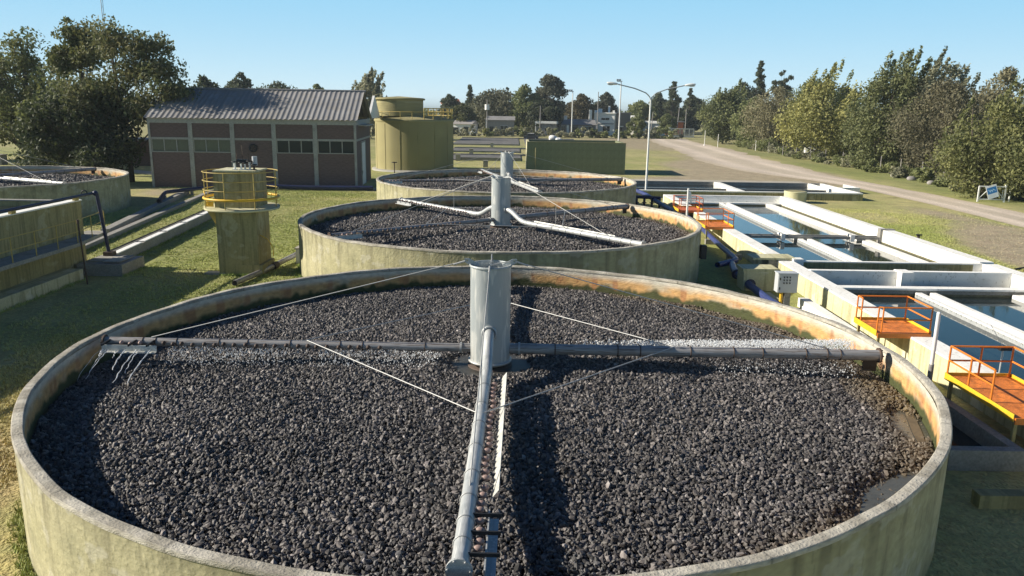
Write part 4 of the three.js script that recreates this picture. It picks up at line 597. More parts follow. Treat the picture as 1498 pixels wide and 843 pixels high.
function limbs(seed, o, cs) {
  const r = rng(seed + 500), { h, tr = h * 0.018, base = 0.25, fork = 0.3, stems = 1 } = o, out = [];
  const taper = (pts, r0, r1) => { const c = new THREE.CatmullRomCurve3(pts.map((p) => V(...p))), S = 10, g = new THREE.TubeGeometry(c, S, 1, 7, false), p = g.attributes.position; for (let i = 0; i < p.count; i++) { const k = Math.floor(i / 8) / S, q = c.getPointAt(k), f = mix(r0, r1, k); p.setXYZ(i, q.x + (p.getX(i) - q.x) * f, q.y + (p.getY(i) - q.y) * f, q.z + (p.getZ(i) - q.z) * f); } return g; };
  const topC = cs.reduce((m, c) => (c.y > m.y ? c : m), cs[0]), tops = [];
  for (let s = 0; s < stems; s++) { const ox = stems > 1 ? (s - (stems - 1) / 2) * 0.6 : 0, tx = topC.x * 0.5 + (stems > 1 ? (s - (stems - 1) / 2) * o.w * 0.22 : 0), pts = [[ox, -0.1, 0], [ox + 0.1 * (r() - 0.5), h * 0.12, 0.1 * (r() - 0.5)], [tx * 0.35 + ox + 0.3 * (r() - 0.5), h * 0.38, 0.3 * (r() - 0.5)], [tx + 0.4 * (r() - 0.5), h * 0.66, 0.4 * (r() - 0.5)], [tx * 1.1, h * 0.9, topC.z * 0.4]]; out.push(taper(pts, tr, tr * 0.15)); tops.push(pts); }
  const pick = [...cs].sort((p, q) => q.rc - p.rc).filter((_, i) => i % Math.max(1, Math.floor(cs.length / 22)) === 0);
  for (const c of pick) { const f = Math.min(0.85, Math.max(fork * 0.6, c.y / h - 0.18 - 0.1 * r())), p = tops[Math.floor(r() * tops.length)], cv = new THREE.CatmullRomCurve3(p.map((q) => V(...q))), s = cv.getPoint(Math.min(0.95, f)), m = [mix(s.x, c.x, 0.55), mix(s.y, c.y, 0.42), mix(s.z, c.z, 0.55)]; out.push(taper([[s.x, s.y, s.z], m, [c.x, c.y, c.z]], tr * 0.42 * (1 - f * 0.6), tr * 0.06)); }
  return mergeGeometries(out.map(norm));
}
const G1 = { a: [0.074, 0.096, 0.035], b: [0.196, 0.218, 0.08] };   // deep green
function tree(name, label, cat, x, z, seed, o, group) {
  const t = thing(name, label, cat, [x, 0, z], 0, group), [g, cs] = foliage(seed, { ...G1, ...o });
  obj('crown', g, M.leaf, t, null, 'stuff'); obj('trunk', limbs(seed, o, cs), M.bark, t); return t;
}
const bush = (label, x, z, seed, h, w, o = {}, group = 'shrubs along the fence') => { const t = thing('shrub', label, 'shrub', [x, 0, z], 0, group), [g, cs] = foliage(seed, { ...G1, h, w, base: 0.02, n: 900, clumps: 16, leaf: 0.26, ...o }); obj('foliage', g, M.leaf, t, null, 'stuff'); obj('stem', limbs(seed, { h, w, tr: 0.05 }, cs), M.bark, t); return t; };

const YG = { a: [0.198, 0.206, 0.069], b: [0.547, 0.52, 0.188] }, MG = { a: [0.116, 0.144, 0.054], b: [0.323, 0.343, 0.136] }, BR = { a: [0.165, 0.155, 0.082], b: [0.36, 0.33, 0.19] }, GY = { a: [0.2, 0.2, 0.132], b: [0.461, 0.448, 0.296] }, DK = { a: [0.052, 0.07, 0.036], b: [0.14, 0.16, 0.078] };
// left group
tree('leafy_tree', 'leafy tree at the far left edge, leftmost of the left group', 'tree', -74, -108, 101, { ...MG, h: 16.5, w: 15, base: 0.22, n: 9000, clumps: 80, leaf: 0.42, shape: 'round' });
tree('leafy_tree', 'broad leafy tree with a thick dark trunk behind the left round tank', 'tree', -63, -103, 102, { ...MG, b: [0.231, 0.231, 0.082], h: 17.0, w: 15, base: 0.17, n: 9500, clumps: 110, leaf: 0.40, tr: 0.55, lobes: [[-0.05, 0.80, 0, 0.20, 0.13], [-0.28, 0.62, 0.1, 0.20, 0.14], [0.2, 0.58, 0.1, 0.22, 0.16], [0, 0.42, 0.15, 0.36, 0.14], [-0.2, 0.3, 0.1, 0.24, 0.10], [0.3, 0.33, 0.1, 0.2, 0.10], [-0.35, 0.45, 0, 0.16, 0.12]] });
tree('leafy_tree', 'tall upright tree with a bare stem under its crown, middle of the left group', 'tree', -46.6, -86.5, 103, { ...MG, b: [0.231, 0.219, 0.088], h: 17.2, w: 9, base: 0.3, n: 6000, clumps: 80, leaf: 0.38, lobes: [[0.0, 0.84, 0, 0.26, 0.13], [-0.15, 0.70, 0, 0.24, 0.09], [0.12, 0.74, 0, 0.24, 0.10], [0.15, 0.45, 0, 0.35, 0.12], [-0.2, 0.4, 0, 0.30, 0.12]] });
tree('leafy_tree', 'open branching tree leaning over the left end of the brick hall roof', 'tree', -39.2, -80, 104, { ...MG, b: [0.255, 0.233, 0.112], h: 15.8, w: 12.5, base: 0.25, n: 7000, clumps: 95, leaf: 0.32, fork: 0.2, lobes: [[-0.05, 0.87, 0, 0.20, 0.10], [0.25, 0.85, 0, 0.16, 0.08], [0.32, 0.70, 0.05, 0.17, 0.08], [0.05, 0.68, 0.05, 0.22, 0.09], [0.42, 0.56, 0.1, 0.16, 0.07], [-0.2, 0.55, 0.1, 0.22, 0.10], [0.15, 0.48, 0.1, 0.25, 0.10]] });
tree('dark_tree', 'dense dark green tree close to the left corner of the brick hall', 'tree', -43.8, -79, 105, { ...DK, b: [0.085, 0.10, 0.035], h: 10, w: 12.5, base: 0.03, n: 11000, clumps: 80, leaf: 0.36, lobes: [[-0.2, 0.35, 0.1, 0.3, 0.3], [0.2, 0.5, 0, 0.28, 0.3], [0.1, 0.75, -0.1, 0.24, 0.2], [-0.1, 0.6, 0, 0.3, 0.25], [0.3, 0.25, 0.1, 0.25, 0.2]] });
tree('dark_tree', 'dark bushy tree half hidden between the tall stem tree and the hall', 'tree', -53, -93, 106, { ...MG, h: 10.5, w: 10, base: 0.15, n: 7000, clumps: 60, leaf: 0.36 });
// row on the right, from the gate to the right edge
const RT = 'trees in the row right of the road';
tree('willow_tree', 'dark green weeping tree at the far end of the right row, by the white gate', 'tree', 53.5, -203, 201, { ...MG, a: [0.071, 0.094, 0.041], h: 13.4, w: 14.5, base: 0.06, n: 8000, clumps: 80, leaf: 0.5, shape: 'spread', tips: 0.2 }, RT);
tree('leafy_tree', 'rounded deep green tree between the weeping tree and the brownish one', 'tree', 56.5, -188, 202, { ...MG, h: 11.5, w: 11, base: 0.03, n: 6000, clumps: 60, leaf: 0.45 }, RT);
tree('leafy_tree', 'brownish thin-leaved round tree in the far part of the right row', 'tree', 57.5, -174, 203, { ...BR, h: 13.6, w: 14.5, base: 0.10, n: 7000, clumps: 70, leaf: 0.42, shape: 'round' }, RT);
tree('leafy_tree', 'yellow green tree with feathery top right of the brownish tree', 'tree', 54, -139, 204, { ...YG, h: 13.8, w: 15.5, base: 0.12, n: 11000, clumps: 95, leaf: 0.42, shape: 'flame', tips: 0.2 }, RT);
tree('poplar_tree', 'tallest dark poplar with wind-swept tops in the middle of the right row', 'tree', 53.5, -116, 205, { ...MG, b: [0.238, 0.245, 0.099], h: 15.0, w: 12.5, base: 0.08, n: 11500, clumps: 100, leaf: 0.38, shape: 'column', tips: 0.35, lean: [0.12, 0] }, RT);
tree('poplar_tree', 'tall pale-topped poplar just right of the tallest one', 'tree', 59, -114, 206, { ...GY, a: [0.099, 0.112, 0.055], h: 15.4, w: 10, base: 0.15, n: 8000, clumps: 70, leaf: 0.38, shape: 'column', tips: 0.4, lean: [0.15, 0] }, RT);
tree('leafy_tree', 'grey brown airy tree in front of the pale-topped poplar', 'tree', 55.5, -103, 207, { ...BR, a: [0.127, 0.121, 0.069], b: [0.252, 0.227, 0.132], h: 12.8, w: 12, base: 0.10, n: 9000, clumps: 75, leaf: 0.30, shape: 'round' }, RT);
tree('leafy_tree', 'broad light green tree standing behind the white framed sign', 'tree', 46.6, -76.5, 208, { ...YG, a: [0.106, 0.124, 0.041], b: [0.307, 0.307, 0.112], h: 9.7, w: 11, base: 0.06, n: 11000, clumps: 100, leaf: 0.30, stems: 3, tips: 0.2 }, RT);
tree('leafy_tree', 'light green tree at the right edge, cut by the frame', 'tree', 53.5, -78, 209, { ...YG, a: [0.106, 0.124, 0.041], b: [0.279, 0.279, 0.102], h: 9.9, w: 10.5, base: 0.05, n: 10500, clumps: 90, leaf: 0.30, stems: 2 }, RT);
tree('leafy_tree', 'brown topped tree rising behind the trees at the right edge', 'tree', 76, -124, 210, { ...BR, h: 15.4, w: 13, base: 0.1, n: 6000, clumps: 70, leaf: 0.42 }, RT);
tree('leafy_tree', 'dark tree filling the gap behind the tall poplars', 'tree', 66, -128, 211, { ...MG, h: 13.5, w: 13, base: 0.03, n: 7000, clumps: 70, leaf: 0.42 }, RT);
tree('leafy_tree', 'dark tree seen behind the yellow green tree', 'tree', 66, -160, 212, { ...DK, b: [0.127, 0.14, 0.064], h: 13.5, w: 14, base: 0.03, n: 6500, clumps: 70, leaf: 0.48 }, RT);
tree('leafy_tree', 'dark round tree between the weeping tree and the tall conifer', 'tree', 66, -232, 213, { ...DK, b: [0.12, 0.132, 0.056], h: 16.5, w: 14, base: 0.05, n: 6000, clumps: 70, leaf: 0.55 }, RT);
tree('leafy_tree', 'wide olive tree filling the skyline right of the tall conifer', 'tree', 79, -212, 214, { ...MG, h: 17, w: 20, base: 0.05, n: 8000, clumps: 90, leaf: 0.55 }, RT);
tree('conifer_tree', 'tall dark pointed conifer rising above the right row', 'conifer', 71.6, -235, 220, { ...DK, h: 23.0, w: 10.5, base: 0.1, n: 7000, clumps: 90, leaf: 0.5, shape: 'cone', tr: 0.3 });
tree('thin_tree', 'thin dark ragged treetop right of the tall conifer', 'tree', 76.9, -230, 221, { ...DK, h: 20, w: 6, base: 0.55, n: 1800, clumps: 22, leaf: 0.5, tr: 0.22 });
// background line, left to right
const BT = 'distant trees on the skyline';
const far = (label, x, z, seed, h, w, pal, o = {}) => tree(o.name || 'distant_tree', label, 'tree', x, z, seed, { ...pal, h, w, base: 0.06, n: Math.round(3000 + w * 170), clumps: 64, leaf: 0.72, ...o }, BT);
far('green treetop above the left end of the hall roof', -74, -190, 301, 14.6, 11, DK);
far('dark pointed-topped treetop above the left part of the hall roof', -78.6, -230, 302, 17.4, 10, DK);
far('wide low dark treetops above the middle of the hall roof', -74.5, -250, 303, 15.2, 22, DK, { n: 5000 });
far('low treetop above the right part of the hall roof', -62, -250, 304, 14.6, 10, MG);
far('pale thin feathery tree between the hall roof and the olive tank', -37.5, -200, 305, 14, 14, GY, { shape: 'flame', tips: 0.6, n: 4200 });
far('low distant tree behind the olive tank top', -40, -300, 306, 9.5, 14, MG);
far('dark distant tree left of the small conifer', -24.8, -300, 307, 13.2, 9, DK);
tree('conifer_tree', 'small dark distant conifer above the red roofed house', 'conifer', -16.4, -290, 308, { ...DK, h: 16.6, w: 9, base: 0.08, n: 3500, clumps: 60, leaf: 0.6, shape: 'cone' });
far('bright olive tree beside the olive tank railing', -16.0, -246, 309, 9.4, 10, YG, { a: [0.062, 0.078, 0.029], b: [0.182, 0.182, 0.067] });
far('broad grey olive willow above the grey shed house', -6.5, -263, 310, 14.2, 20, GY, { a: [0.099, 0.104, 0.06], b: [0.208, 0.203, 0.12], n: 6000, clumps: 80, shape: 'spread' });
tree('cypress_tree', 'very thin dark cypress spire behind the willow', 'cypress', -3.2, -300, 311, { ...DK, h: 17.4, w: 2.6, base: 0.03, n: 1500, clumps: 36, leaf: 0.5, shape: 'column' });
far('olive tree between the willow and the tall airy tree', 3.6, -257, 312, 15.6, 13, MG, { n: 5200, shape: 'flame' });
far('tall airy grey green tree, tallest of the centre skyline', 11.9, -262, 313, 19, 12, GY, { a: [0.062, 0.073, 0.046], b: [0.184, 0.184, 0.118], n: 5600, clumps: 60, shape: 'column', base: 0.2 });
far('dark bushy tree below the tall airy tree', 9, -252, 314, 11, 12, DK, { b: [0.098, 0.109, 0.049] });
far('round brown and green tree behind the long low house', 23.8, -286, 315, 13.6, 14, MG, { a: [0.073, 0.068, 0.035], b: [0.181, 0.148, 0.071] });
far('dark round treetop behind the white two storey house', 33.8, -295, 316, 14.8, 10, GY, { a: [0.056, 0.067, 0.045], b: [0.124, 0.135, 0.091] });
far('low round tree behind the lamp post', 45.8, -290, 317, 11.8, 13, MG);
tree('round_tree', 'small clipped round tree in front of the grey block house', 'tree', 39.2, -255, 318, { ...MG, h: 7.2, w: 6.2, base: 0.22, n: 2600, clumps: 36, leaf: 0.45 });
tree('round_tree', 'small clipped round tree right of the low white house', 'tree', 48.3, -251, 319, { ...MG, h: 7.2, w: 6.6, base: 0.22, n: 2600, clumps: 36, leaf: 0.45 });
far('dark wide tree behind the low white house', 56.2, -312, 320, 15, 12, DK);
tree('conifer_tree', 'dark layered conifer cluster left of the white gate', 'conifer', 56.8, -286, 321, { ...DK, h: 18.8, w: 12, base: 0.1, n: 5000, clumps: 70, leaf: 0.6, shape: 'cone' });
tree('conifer_tree', 'narrow dark conifer directly behind the white gate', 'conifer', 64, -291, 322, { ...DK, h: 16.6, w: 8, base: 0.1, n: 3500, clumps: 55, leaf: 0.6, shape: 'cone' });
far('dark tree at the far end of the road', 67, -300, 323, 13.8, 12, DK);
far('leafy green tree filling the row between the poplars and the big tree behind the sign', 62, -95, 330, 9.5, 11, MG, { leaf: 0.42, n: 6000 });
far('dense green tree under the tall poplar, low behind the fence', 60, -122, 331, 9, 11, MG, { leaf: 0.42, n: 5200 });
far('low olive tree behind the fence left of the yellow green tree', 62, -150, 332, 9, 12, MG, { leaf: 0.45, n: 5200 });
far('low dark tree behind the right edge trees', 66, -86, 333, 9.5, 12, DK, { leaf: 0.4, n: 6000 });
far('far low tree left of the white gate pole pair', 49, -300, 334, 10.5, 12, MG);
far('far olive tree above the grey shed house', -12, -300, 335, 11, 14, MG);
far('far bushy tree behind the long low house', 17, -300, 336, 11, 12, DK);
{ // far-off wood closing the horizon: reads as one mass
  const gs = [], r = rng(900); for (let i = 0; i < 70; i++) { const x = -330 + i * 10 + 6 * r(), h = 7 + 4 * r(), [g] = foliage(1000 + i, { ...(r() < 0.5 ? MG : DK), h, w: 13 + 6 * r(), base: 0.02, n: 520, clumps: 14, leaf: 1.1 }); g.translate(x, 0, -395 - 30 * r()); gs.push(g); }
  obj('far_wood', gs, M.leaf, scene, 'low far-off wood along the horizon', 'stuff'); scene.children.at(-1).userData.category = 'wood';
}
{ // hedge of rough bushes below the far houses, and undergrowth along the right fence
  const gs = [], r = rng(77); for (let x = -28; x < 48; x += 2.2) { const [g] = foliage(1500 + Math.round(x * 5), { ...(r() < 0.5 ? GY : MG), h: 2.0 + 1.8 * r(), w: 3.4 + r(), base: 0, n: 260, clumps: 9, leaf: 0.5 }); g.translate(x + r(), 0, -229 - 4 * r()); gs.push(g); }
  const m = obj('hedge', gs, M.leaf, scene, 'rough grey green hedge running below the far houses', 'stuff'); m.userData.category = 'hedge';
  const g2 = [], q = rng(78); for (let z = -66; z > -190; z -= 1.5) { const [g] = foliage(1800 + Math.round(-z * 7), { ...(q() < 0.6 ? MG : GY), h: 0.8 + 1.1 * q(), w: 1.8 + 1.2 * q(), base: 0, n: 230, clumps: 9, leaf: 0.24 }); g.translate(50.2 + 2.2 * q() + (z < -140 ? (-140 - z) * 0.06 : 0) - (z > -90 ? (z + 90) * 0.06 : 0), 0, z); g2.push(g); }
  const m2 = obj('undergrowth', g2, M.leaf, scene, 'low tangled undergrowth along the fence right of the road', 'stuff'); m2.userData.category = 'undergrowth';
  const g3 = [], p = rng(79); for (let z = -70; z > -200; z -= 4) { const [g] = foliage(2100 + Math.round(-z * 3), { ...DK, h: 3.5 + 3.5 * p(), w: 6 + 2 * p(), base: 0, n: 420, clumps: 16, leaf: 0.5 }); g.translate(61 + 3 * p(), 0, z); g3.push(g); }
  const m3 = obj('thicket', g3, M.leaf, scene, 'dark thicket behind the right row of trees', 'stuff'); m3.userData.category = 'thicket';
}
[['bluish green shrub nearest the framed sign, left of it', 47.6, -83.5, 1.6, 2.2], ['bright green low shrub second from the sign along the fence', 48.8, -88.5, 1.3, 2.4], ['large grey green shrub in front of the airy brown tree', 49.5, -94.5, 2.0, 2.8], ['round shrub beside the pale boulders', 49.6, -100.5, 1.5, 2.2], ['spiky tall shrub under the tallest poplar', 50.0, -110, 1.9, 2.4], ['shrub between the poplar and the yellow green tree', 50.6, -121, 1.7, 2.6], ['shrub at the foot of the yellow green tree', 51.2, -131, 1.6, 2.6], ['dark round shrub under the brownish tree', 53.2, -166, 3.2, 5.2], ['dark shrub between the brownish and the weeping tree', 53.4, -178, 3.0, 4.5]].forEach(([l, x, z, h, w], i) => bush(l, x, z, 401 + i, h, w, i % 3 === 0 ? { ...GY, a: [0.06, 0.075, 0.045] } : MG));
[['small light green bush in front of the grey shed house', -8.2, -226, 2.4, 2.2], ['dark bush before the long low house', 22.5, -232, 2.6, 3.6], ['dark low bush beside the clipped round tree', 44, -243, 3.2, 5]].forEach(([l, x, z, h, w], i) => bush(l, x, z, 431 + i, h, w, i === 0 ? YG : DK, 'bushes before the far houses'));

// ================================================================== street furniture and the far houses
{ const t = thing('street_lamp', 'tall white street lamp with two outstretched arms beside the low far basin', 'street lamp', [12.9, 0, -75.8]);
  obj('pole', [rod([0, 0, 0], [0, 4.2, 0], 0.11, 14, 0.095), rod([0, 4.2, 0], [0, 8.95, 0], 0.09, 14, 0.075)], M.paintWhite, t); obj('base_plate', bx(-0.25, 0.25, 0, 0.05, -0.25, 0.25), M.grey, t);
  for (const [s, dz] of [[-1, 0.4], [1, -0.4]]) { const a = obj('arm', tube([[0, 8.7, 0], [s * 0.08, 9.15, 0], [s * 0.5, 9.55, dz * 0.2], [s * 1.6, 9.95, dz * 0.6], [s * 3.2, 10.3, dz]], 0.055, 40, 10), M.steel, t); const h = obj('lamp_head', new THREE.SphereGeometry(1, 20, 12).scale(0.55, 0.13, 0.2).rotateZ(s * 0.12).translate(s * 3.75, 10.38, dz * 1.1), M.paintWhite, a); obj('lamp_lens', new THREE.SphereGeometry(1, 16, 8, 0, 6.283, Math.PI / 2, Math.PI / 2).scale(0.36, 0.12, 0.16).translate(s * 3.9, 10.32, dz * 1.1), M.boxGrey, h); } }
for (const [x, z, h, l] of [[26.7, -202, 15.2, 'tall slim white floodlight mast left of the two armed street lamp'], [16.7, -231, 13.2, 'more distant white floodlight mast in front of the long low house']]) { const t = thing('floodlight_mast', l, 'floodlight mast', [x, 0, z]); obj('pole', rod([0, 0, 0], [0, h, 0], 0.2, 10, 0.13), M.paintWhite, t); const c = obj('cross_arm', rod([-1.0, h - 0.2, 0], [0.3, h - 0.1, 0], 0.07), M.darkPipe, t); for (const dx of [-0.95, -0.35]) obj('floodlight', bx(dx - 0.25, dx + 0.25, h - 0.1, h + 0.4, -0.2, 0.2), M.boxGrey, c); }
[[43, -250, 7.6, 'leaning grey wooden pole at the road end, left one of the close pair'], [51.2, -250, 9.2, 'leaning grey wooden pole at the road end beside the gate wall'], [56.5, -262, 8.8, 'thin grey pole behind the gate'], [7.9, -245, 9, 'thin pole beside the low white roofed house'], [26.0, -249, 13.5, 'thin tall pole between the long house and the white two storey house'], [-8.2, -236, 10.5, 'pale pole with a tank on top beside the grey shed house']].forEach(([x, z, h, l], i) => { const t = thing('utility_pole', l, 'pole', [x, 0, z]); obj('pole', rod([0, 0, 0], [i < 2 ? 0.5 : 0, h, 0], 0.16, 8, 0.11), M.renderGrey, t); if (i === 5) obj('water_tank', cyl(0.7, 1.6, 0, h - 3, 0, 14), M.renderWhite, t); });
{ const t = thing('radio_mast', 'very thin radio mast rising behind the left trees to the top of the picture', 'mast', [-66, 0, -130]); obj('pole', [rod([0, 0, 0], [0, 28, 0], 0.07, 6, 0.05), rod([0.28, 0, 0], [0.28, 26, 0], 0.04, 5)], M.rod, t); const g = []; for (let y = 2; y < 26; y += 1.2) g.push(rod([0, y, 0], [0.28, y + 0.6, 0], 0.02, 4)); obj('lattice', g, M.rod, t); }
[[-189, 45.6, 3.6], [-182, 47, 3.0], [-168, 51.5, 2.1], [-160, 51.7, 2.1], [-152, 51.9, 2.1], [-145, 52, 2.1], [-138, 52, 2.1], [-131, 51.9, 2.1], [-124, 51.9, 2.1], [-117, 51.9, 2.1], [-111, 51.9, 2.2], [-105, 51.8, 2.2], [-99, 51.6, 2.2], [-93.5, 51.4, 2.2], [-88, 51.2, 2.2]].forEach(([z, x, h], i) => { const pl = ['tall white post standing alone on the grass by the weeping tree', 'white post just behind the tall lone one', 'leftmost visible post of the right fence, under the brownish tree'][i] || ['', '', '', 'second', 'third', 'fourth', 'fifth', 'sixth', 'seventh', 'eighth', 'ninth', 'tenth', 'eleventh', 'twelfth', 'last and nearest'][i] + ' whitish fence post counted from the brownish tree toward the notice sign'; const t = thing('fence_post', pl, 'fence post', [x, 0, z], 0, i > 2 ? 'whitish fence posts under the right trees' : 'lone white posts'); obj('shaft', rod([0, 0, 0], [0, h, 0], 0.08, 8, 0.065), i < 3 ? M.renderWhite : M.renderGrey, t); if (i === 0) obj('foot', cyl(0.22, 0.35, 0, 0, 0, 10, 0.14), M.renderWhite, t); });
[[49.6, -101.5, 0.75, 'larger pale boulder in the grass by the fence'], [49.4, -97.0, 0.65, 'smaller round pale boulder right of the larger one'], [48.9, -91.5, 0.55, 'pale boulder half hidden by the grey green shrub'], [10.3, -209, 1.5, 'left and taller one of two white rubble lumps above the green tank'], [11.4, -203, 1.2, 'right and lower one of two white rubble lumps above the green tank']].forEach(([x, z, s, l], i) => { const g = new THREE.IcosahedronGeometry(s * 0.6, 2), p = g.attributes.position; for (let k = 0; k < p.count; k++) { const f = 0.8 + 0.45 * vnoise(p.getX(k) * 2 + i * 9 + 20, p.getY(k) * 2 + p.getZ(k) * 1.7 + 20); p.setXYZ(k, p.getX(k) * f * 1.3, p.getY(k) * f * 0.85, p.getZ(k) * f); } g.computeVertexNormals(); const m = obj('boulder', g.translate(0, s * 0.3, 0), i < 3 ? M.renderGrey : M.renderWhite); m.position.set(x, 0, z); tag(m, l, 'boulder', 'pale boulders'); });
{ const t = thing('notice_sign', 'tilted blue and white notice fixed to a white braced frame under the right tree', 'sign', [45.1, 0, -73.4], -0.12), w = 2.35, h = 1.4;
  obj('frame', [bx(-w / 2, w / 2, 0.2, 0.3, -0.05, 0.05), bx(-w / 2, w / 2, h, h + 0.11, -0.05, 0.05), bx(-w / 2 - 0.05, -w / 2 + 0.06, 0, h + 0.06, -0.06, 0.06), bx(w / 2 - 0.08, w / 2 + 0.06, 0, h + 0.25, -0.06, 0.06)], M.paintWhite, t); for (const s of [-1, 1]) obj('brace', rod([s * 0.15, h, 0.02], [s * (w / 2 - 0.05), 0.3, 0.02], 0.04, 6), M.paintWhite, t); obj('middle_bar', rod([0.95, 0.3, 0], [0.95, h, 0], 0.03, 6), M.paintWhite, t);
  const c = document.createElement('canvas'); c.width = 256; c.height = 320; const x = c.getContext('2d'); x.fillStyle = '#e9eef6'; x.fillRect(0, 0, 256, 320); x.fillStyle = '#2c7cc4'; x.fillRect(14, 40, 228, 165); x.strokeStyle = '#b9dcf5'; x.lineWidth = 17; x.lineCap = 'round'; x.beginPath(); x.moveTo(50, 95); x.lineTo(80, 150); x.lineTo(105, 105); x.lineTo(132, 150); x.lineTo(160, 100); x.lineTo(205, 145); x.stroke(); x.fillStyle = '#c3cede'; for (const y of [232, 256, 280]) x.fillRect(50, y, 150, 8);
  const tex = new THREE.CanvasTexture(c); tex.colorSpace = THREE.SRGBColorSpace; const b = obj('notice_board', bx(-0.48, 0.48, -0.62, 0.62, -0.02, 0.02), M.paintWhite, t); b.position.set(-0.02, 0.98, 0.1); b.rotation.z = 0.34; obj('notice_print', new THREE.PlaneGeometry(0.93, 1.2).translate(0, 0, 0.024), std({ map: tex, roughness: 0.6 }), b); }
{ const t = thing('fence_post', 'white stub post between the notice frame and the tree trunk', 'post', [47.2, 0, -74]); obj('shaft', rod([0, 0, 0], [0, 1.3, 0], 0.08), M.paintWhite, t); obj('rail', rod([-0.6, 0.9, 0], [0, 0.7, 0], 0.03), M.paintWhite, t); }
{ const t = thing('ground_hydrant', 'small dark hydrant stub in the grass beside the far basin wall', 'hydrant', [25.6, 0, -48.5]); obj('stub', cyl(0.09, 0.5, 0, 0, 0, 12), M.rusty, t); obj('cap', bx(-0.14, 0.2, 0.5, 0.58, -0.08, 0.08), M.black, t); }
{ const t = thing('hose', 'dark hose lying on the bare ground right of the near basin', 'hose', [0, 0, 0]); obj('run', tube([[26.5, 0.05, -40.2], [28, 0.05, -41], [29.5, 0.05, -40.3], [30.6, 0.08, -41.2]], 0.05, 40, 8), M.black, t); obj('nozzle', rod([30.5, 0.1, -41.1], [30.9, 0.25, -41.4], 0.10), M.black, t); }

function house(name, label, x, z, w, h, d, o = {}) {
  const t = thing(name, label, 'house', [x, 0, z], o.turn || 0), m = o.mat || M.renderGrey;
  obj('wall', bx(-w / 2, w / 2, 0, h, -d, 0), m, t); if (o.side) obj('side_wall', bx(-w / 2 - 0.25, -w / 2, 0, h + (o.parapet || 0.2), -d, 0.3), M.renderWhite, t);
  if (o.roof === 'flat') obj('roof', bx(-w / 2 - 0.3, w / 2 + 0.3, h, h + (o.rt || 0.35), -d - 0.3, 0.5), o.roofMat || M.renderWhite, t);
  else { const s = new THREE.Shape(), rh = o.rh || 1.2; if (o.roof === 'shed') { s.moveTo(0.5, h); s.lineTo(0.5, h + 0.15); s.lineTo(-d - 0.3, h + rh + 0.15); s.lineTo(-d - 0.3, h); } else { s.moveTo(0.5, h); s.lineTo(-d / 2, h + rh); s.lineTo(-d - 0.5, h); } const g = new THREE.ExtrudeGeometry(s, { depth: w + 0.5, bevelEnabled: false }); g.rotateY(-Math.PI / 2); g.scale(1, 1, 1); const p = g.attributes.position; for (let i = 0; i < p.count; i++) p.setX(i, p.getX(i) + w / 2 + 0.25); g.computeVertexNormals(); obj('roof', g, o.roofMat || M.roof, t); }
  for (const [wx, wy, ww, wh] of o.windows || []) { const f = obj('window', [bx(wx - ww / 2 - 0.1, wx + ww / 2 + 0.1, wy - 0.1, wy, 0.001, 0.09), bx(wx - ww / 2 - 0.1, wx + ww / 2 + 0.1, wy + wh, wy + wh + 0.1, 0.001, 0.09), bx(wx - 0.04, wx + 0.04, wy, wy + wh, 0.03, 0.08)], M.renderWhite, t); obj('pane', bx(wx - ww / 2, wx + ww / 2, wy, wy + wh, 0.001, 0.03), M.paneDark, f); }
  for (const [wx, ww, wh] of o.doors || []) { const f = obj('door', bx(wx - ww / 2, wx + ww / 2, 0, wh, 0.001, 0.06), M.paneDark, t); obj('frame', [bx(wx - ww / 2 - 0.1, wx - ww / 2, 0, wh, 0.001, 0.1), bx(wx + ww / 2, wx + ww / 2 + 0.1, 0, wh, 0.001, 0.1)], M.renderDim, f); }
  for (const [cx, cy, cw, ch] of o.chimneys || []) obj('chimney', bx(cx - cw / 2, cx + cw / 2, cy, cy + ch, -d * 0.5 - cw / 2, -d * 0.5 + cw / 2), M.renderWhite, t);
  for (const [a, b, c, e, mm] of o.panels || []) obj('wall_panel', bx(a, b, c, e, 0.001, 0.12), mm, t);
  return t;
}
house('grey_house', 'plain grey shed house with sloping roof, left of centre behind the drying beds', -4.3, -240, 8.4, 4.4, 7, { roof: 'shed', rh: 1.1, side: true, windows: [[1.1, 1.2, 2.0, 1.7]], doors: [[-2.6, 1.1, 2.6]] });
house('white_house', 'low house with a flat white roof edge under the tall airy tree', 9.8, -247, 6.2, 3.6, 7, { turn: -0.2, roof: 'flat', rt: 0.7, side: true, windows: [[0.4, 1.2, 1.3, 1.1]] });
house('long_house', 'long low house with grey roof and dark openings, right of the flat roofed one', 19.4, -252, 12.6, 3.3, 8, { mat: M.renderDim, rh: 1.7, windows: [[-4.6, 0.6, 2.6, 2.2], [4, 1.4, 2, 1.4]], doors: [[-0.4, 1.8, 2.6]], chimneys: [[-3, 4, 1.1, 2.0], [5, 4.4, 0.9, 3.6]], panels: [[-2.8, -2.1, 0, 3.2, M.renderWhite], [0.8, 2.4, 0, 3.0, M.renderGrey]] });
house('white_house', 'white two storey house with a chimney block, centre right behind the mast', 29.3, -258, 6.4, 6.9, 8, { turn: -0.3, mat: M.renderWhite, roof: 'flat', rt: 0.3, side: true, parapet: 1.0, windows: [[0.6, 1.3, 2.3, 1.6], [0.2, 4.8, 2.6, 0.7]], chimneys: [[-2.4, 7.1, 1.2, 1.3], [0.6, 7.1, 0.6, 2.2]], panels: [[-3.1, 3.1, 3.5, 3.8, M.renderGrey], [2.5, 3.2, 3.8, 7.9, M.renderWhite]] });
house('grey_house', 'grey block house with a flat roof joined right of the white two storey house', 35.2, -259, 5.2, 7.0, 8, { mat: M.renderDim, roof: 'flat', rt: 0.3, roofMat: M.renderGrey, doors: [[-0.6, 1.2, 2.5]], panels: [[-1.4, 0.4, 2.7, 3.0, M.renderWhite]] });
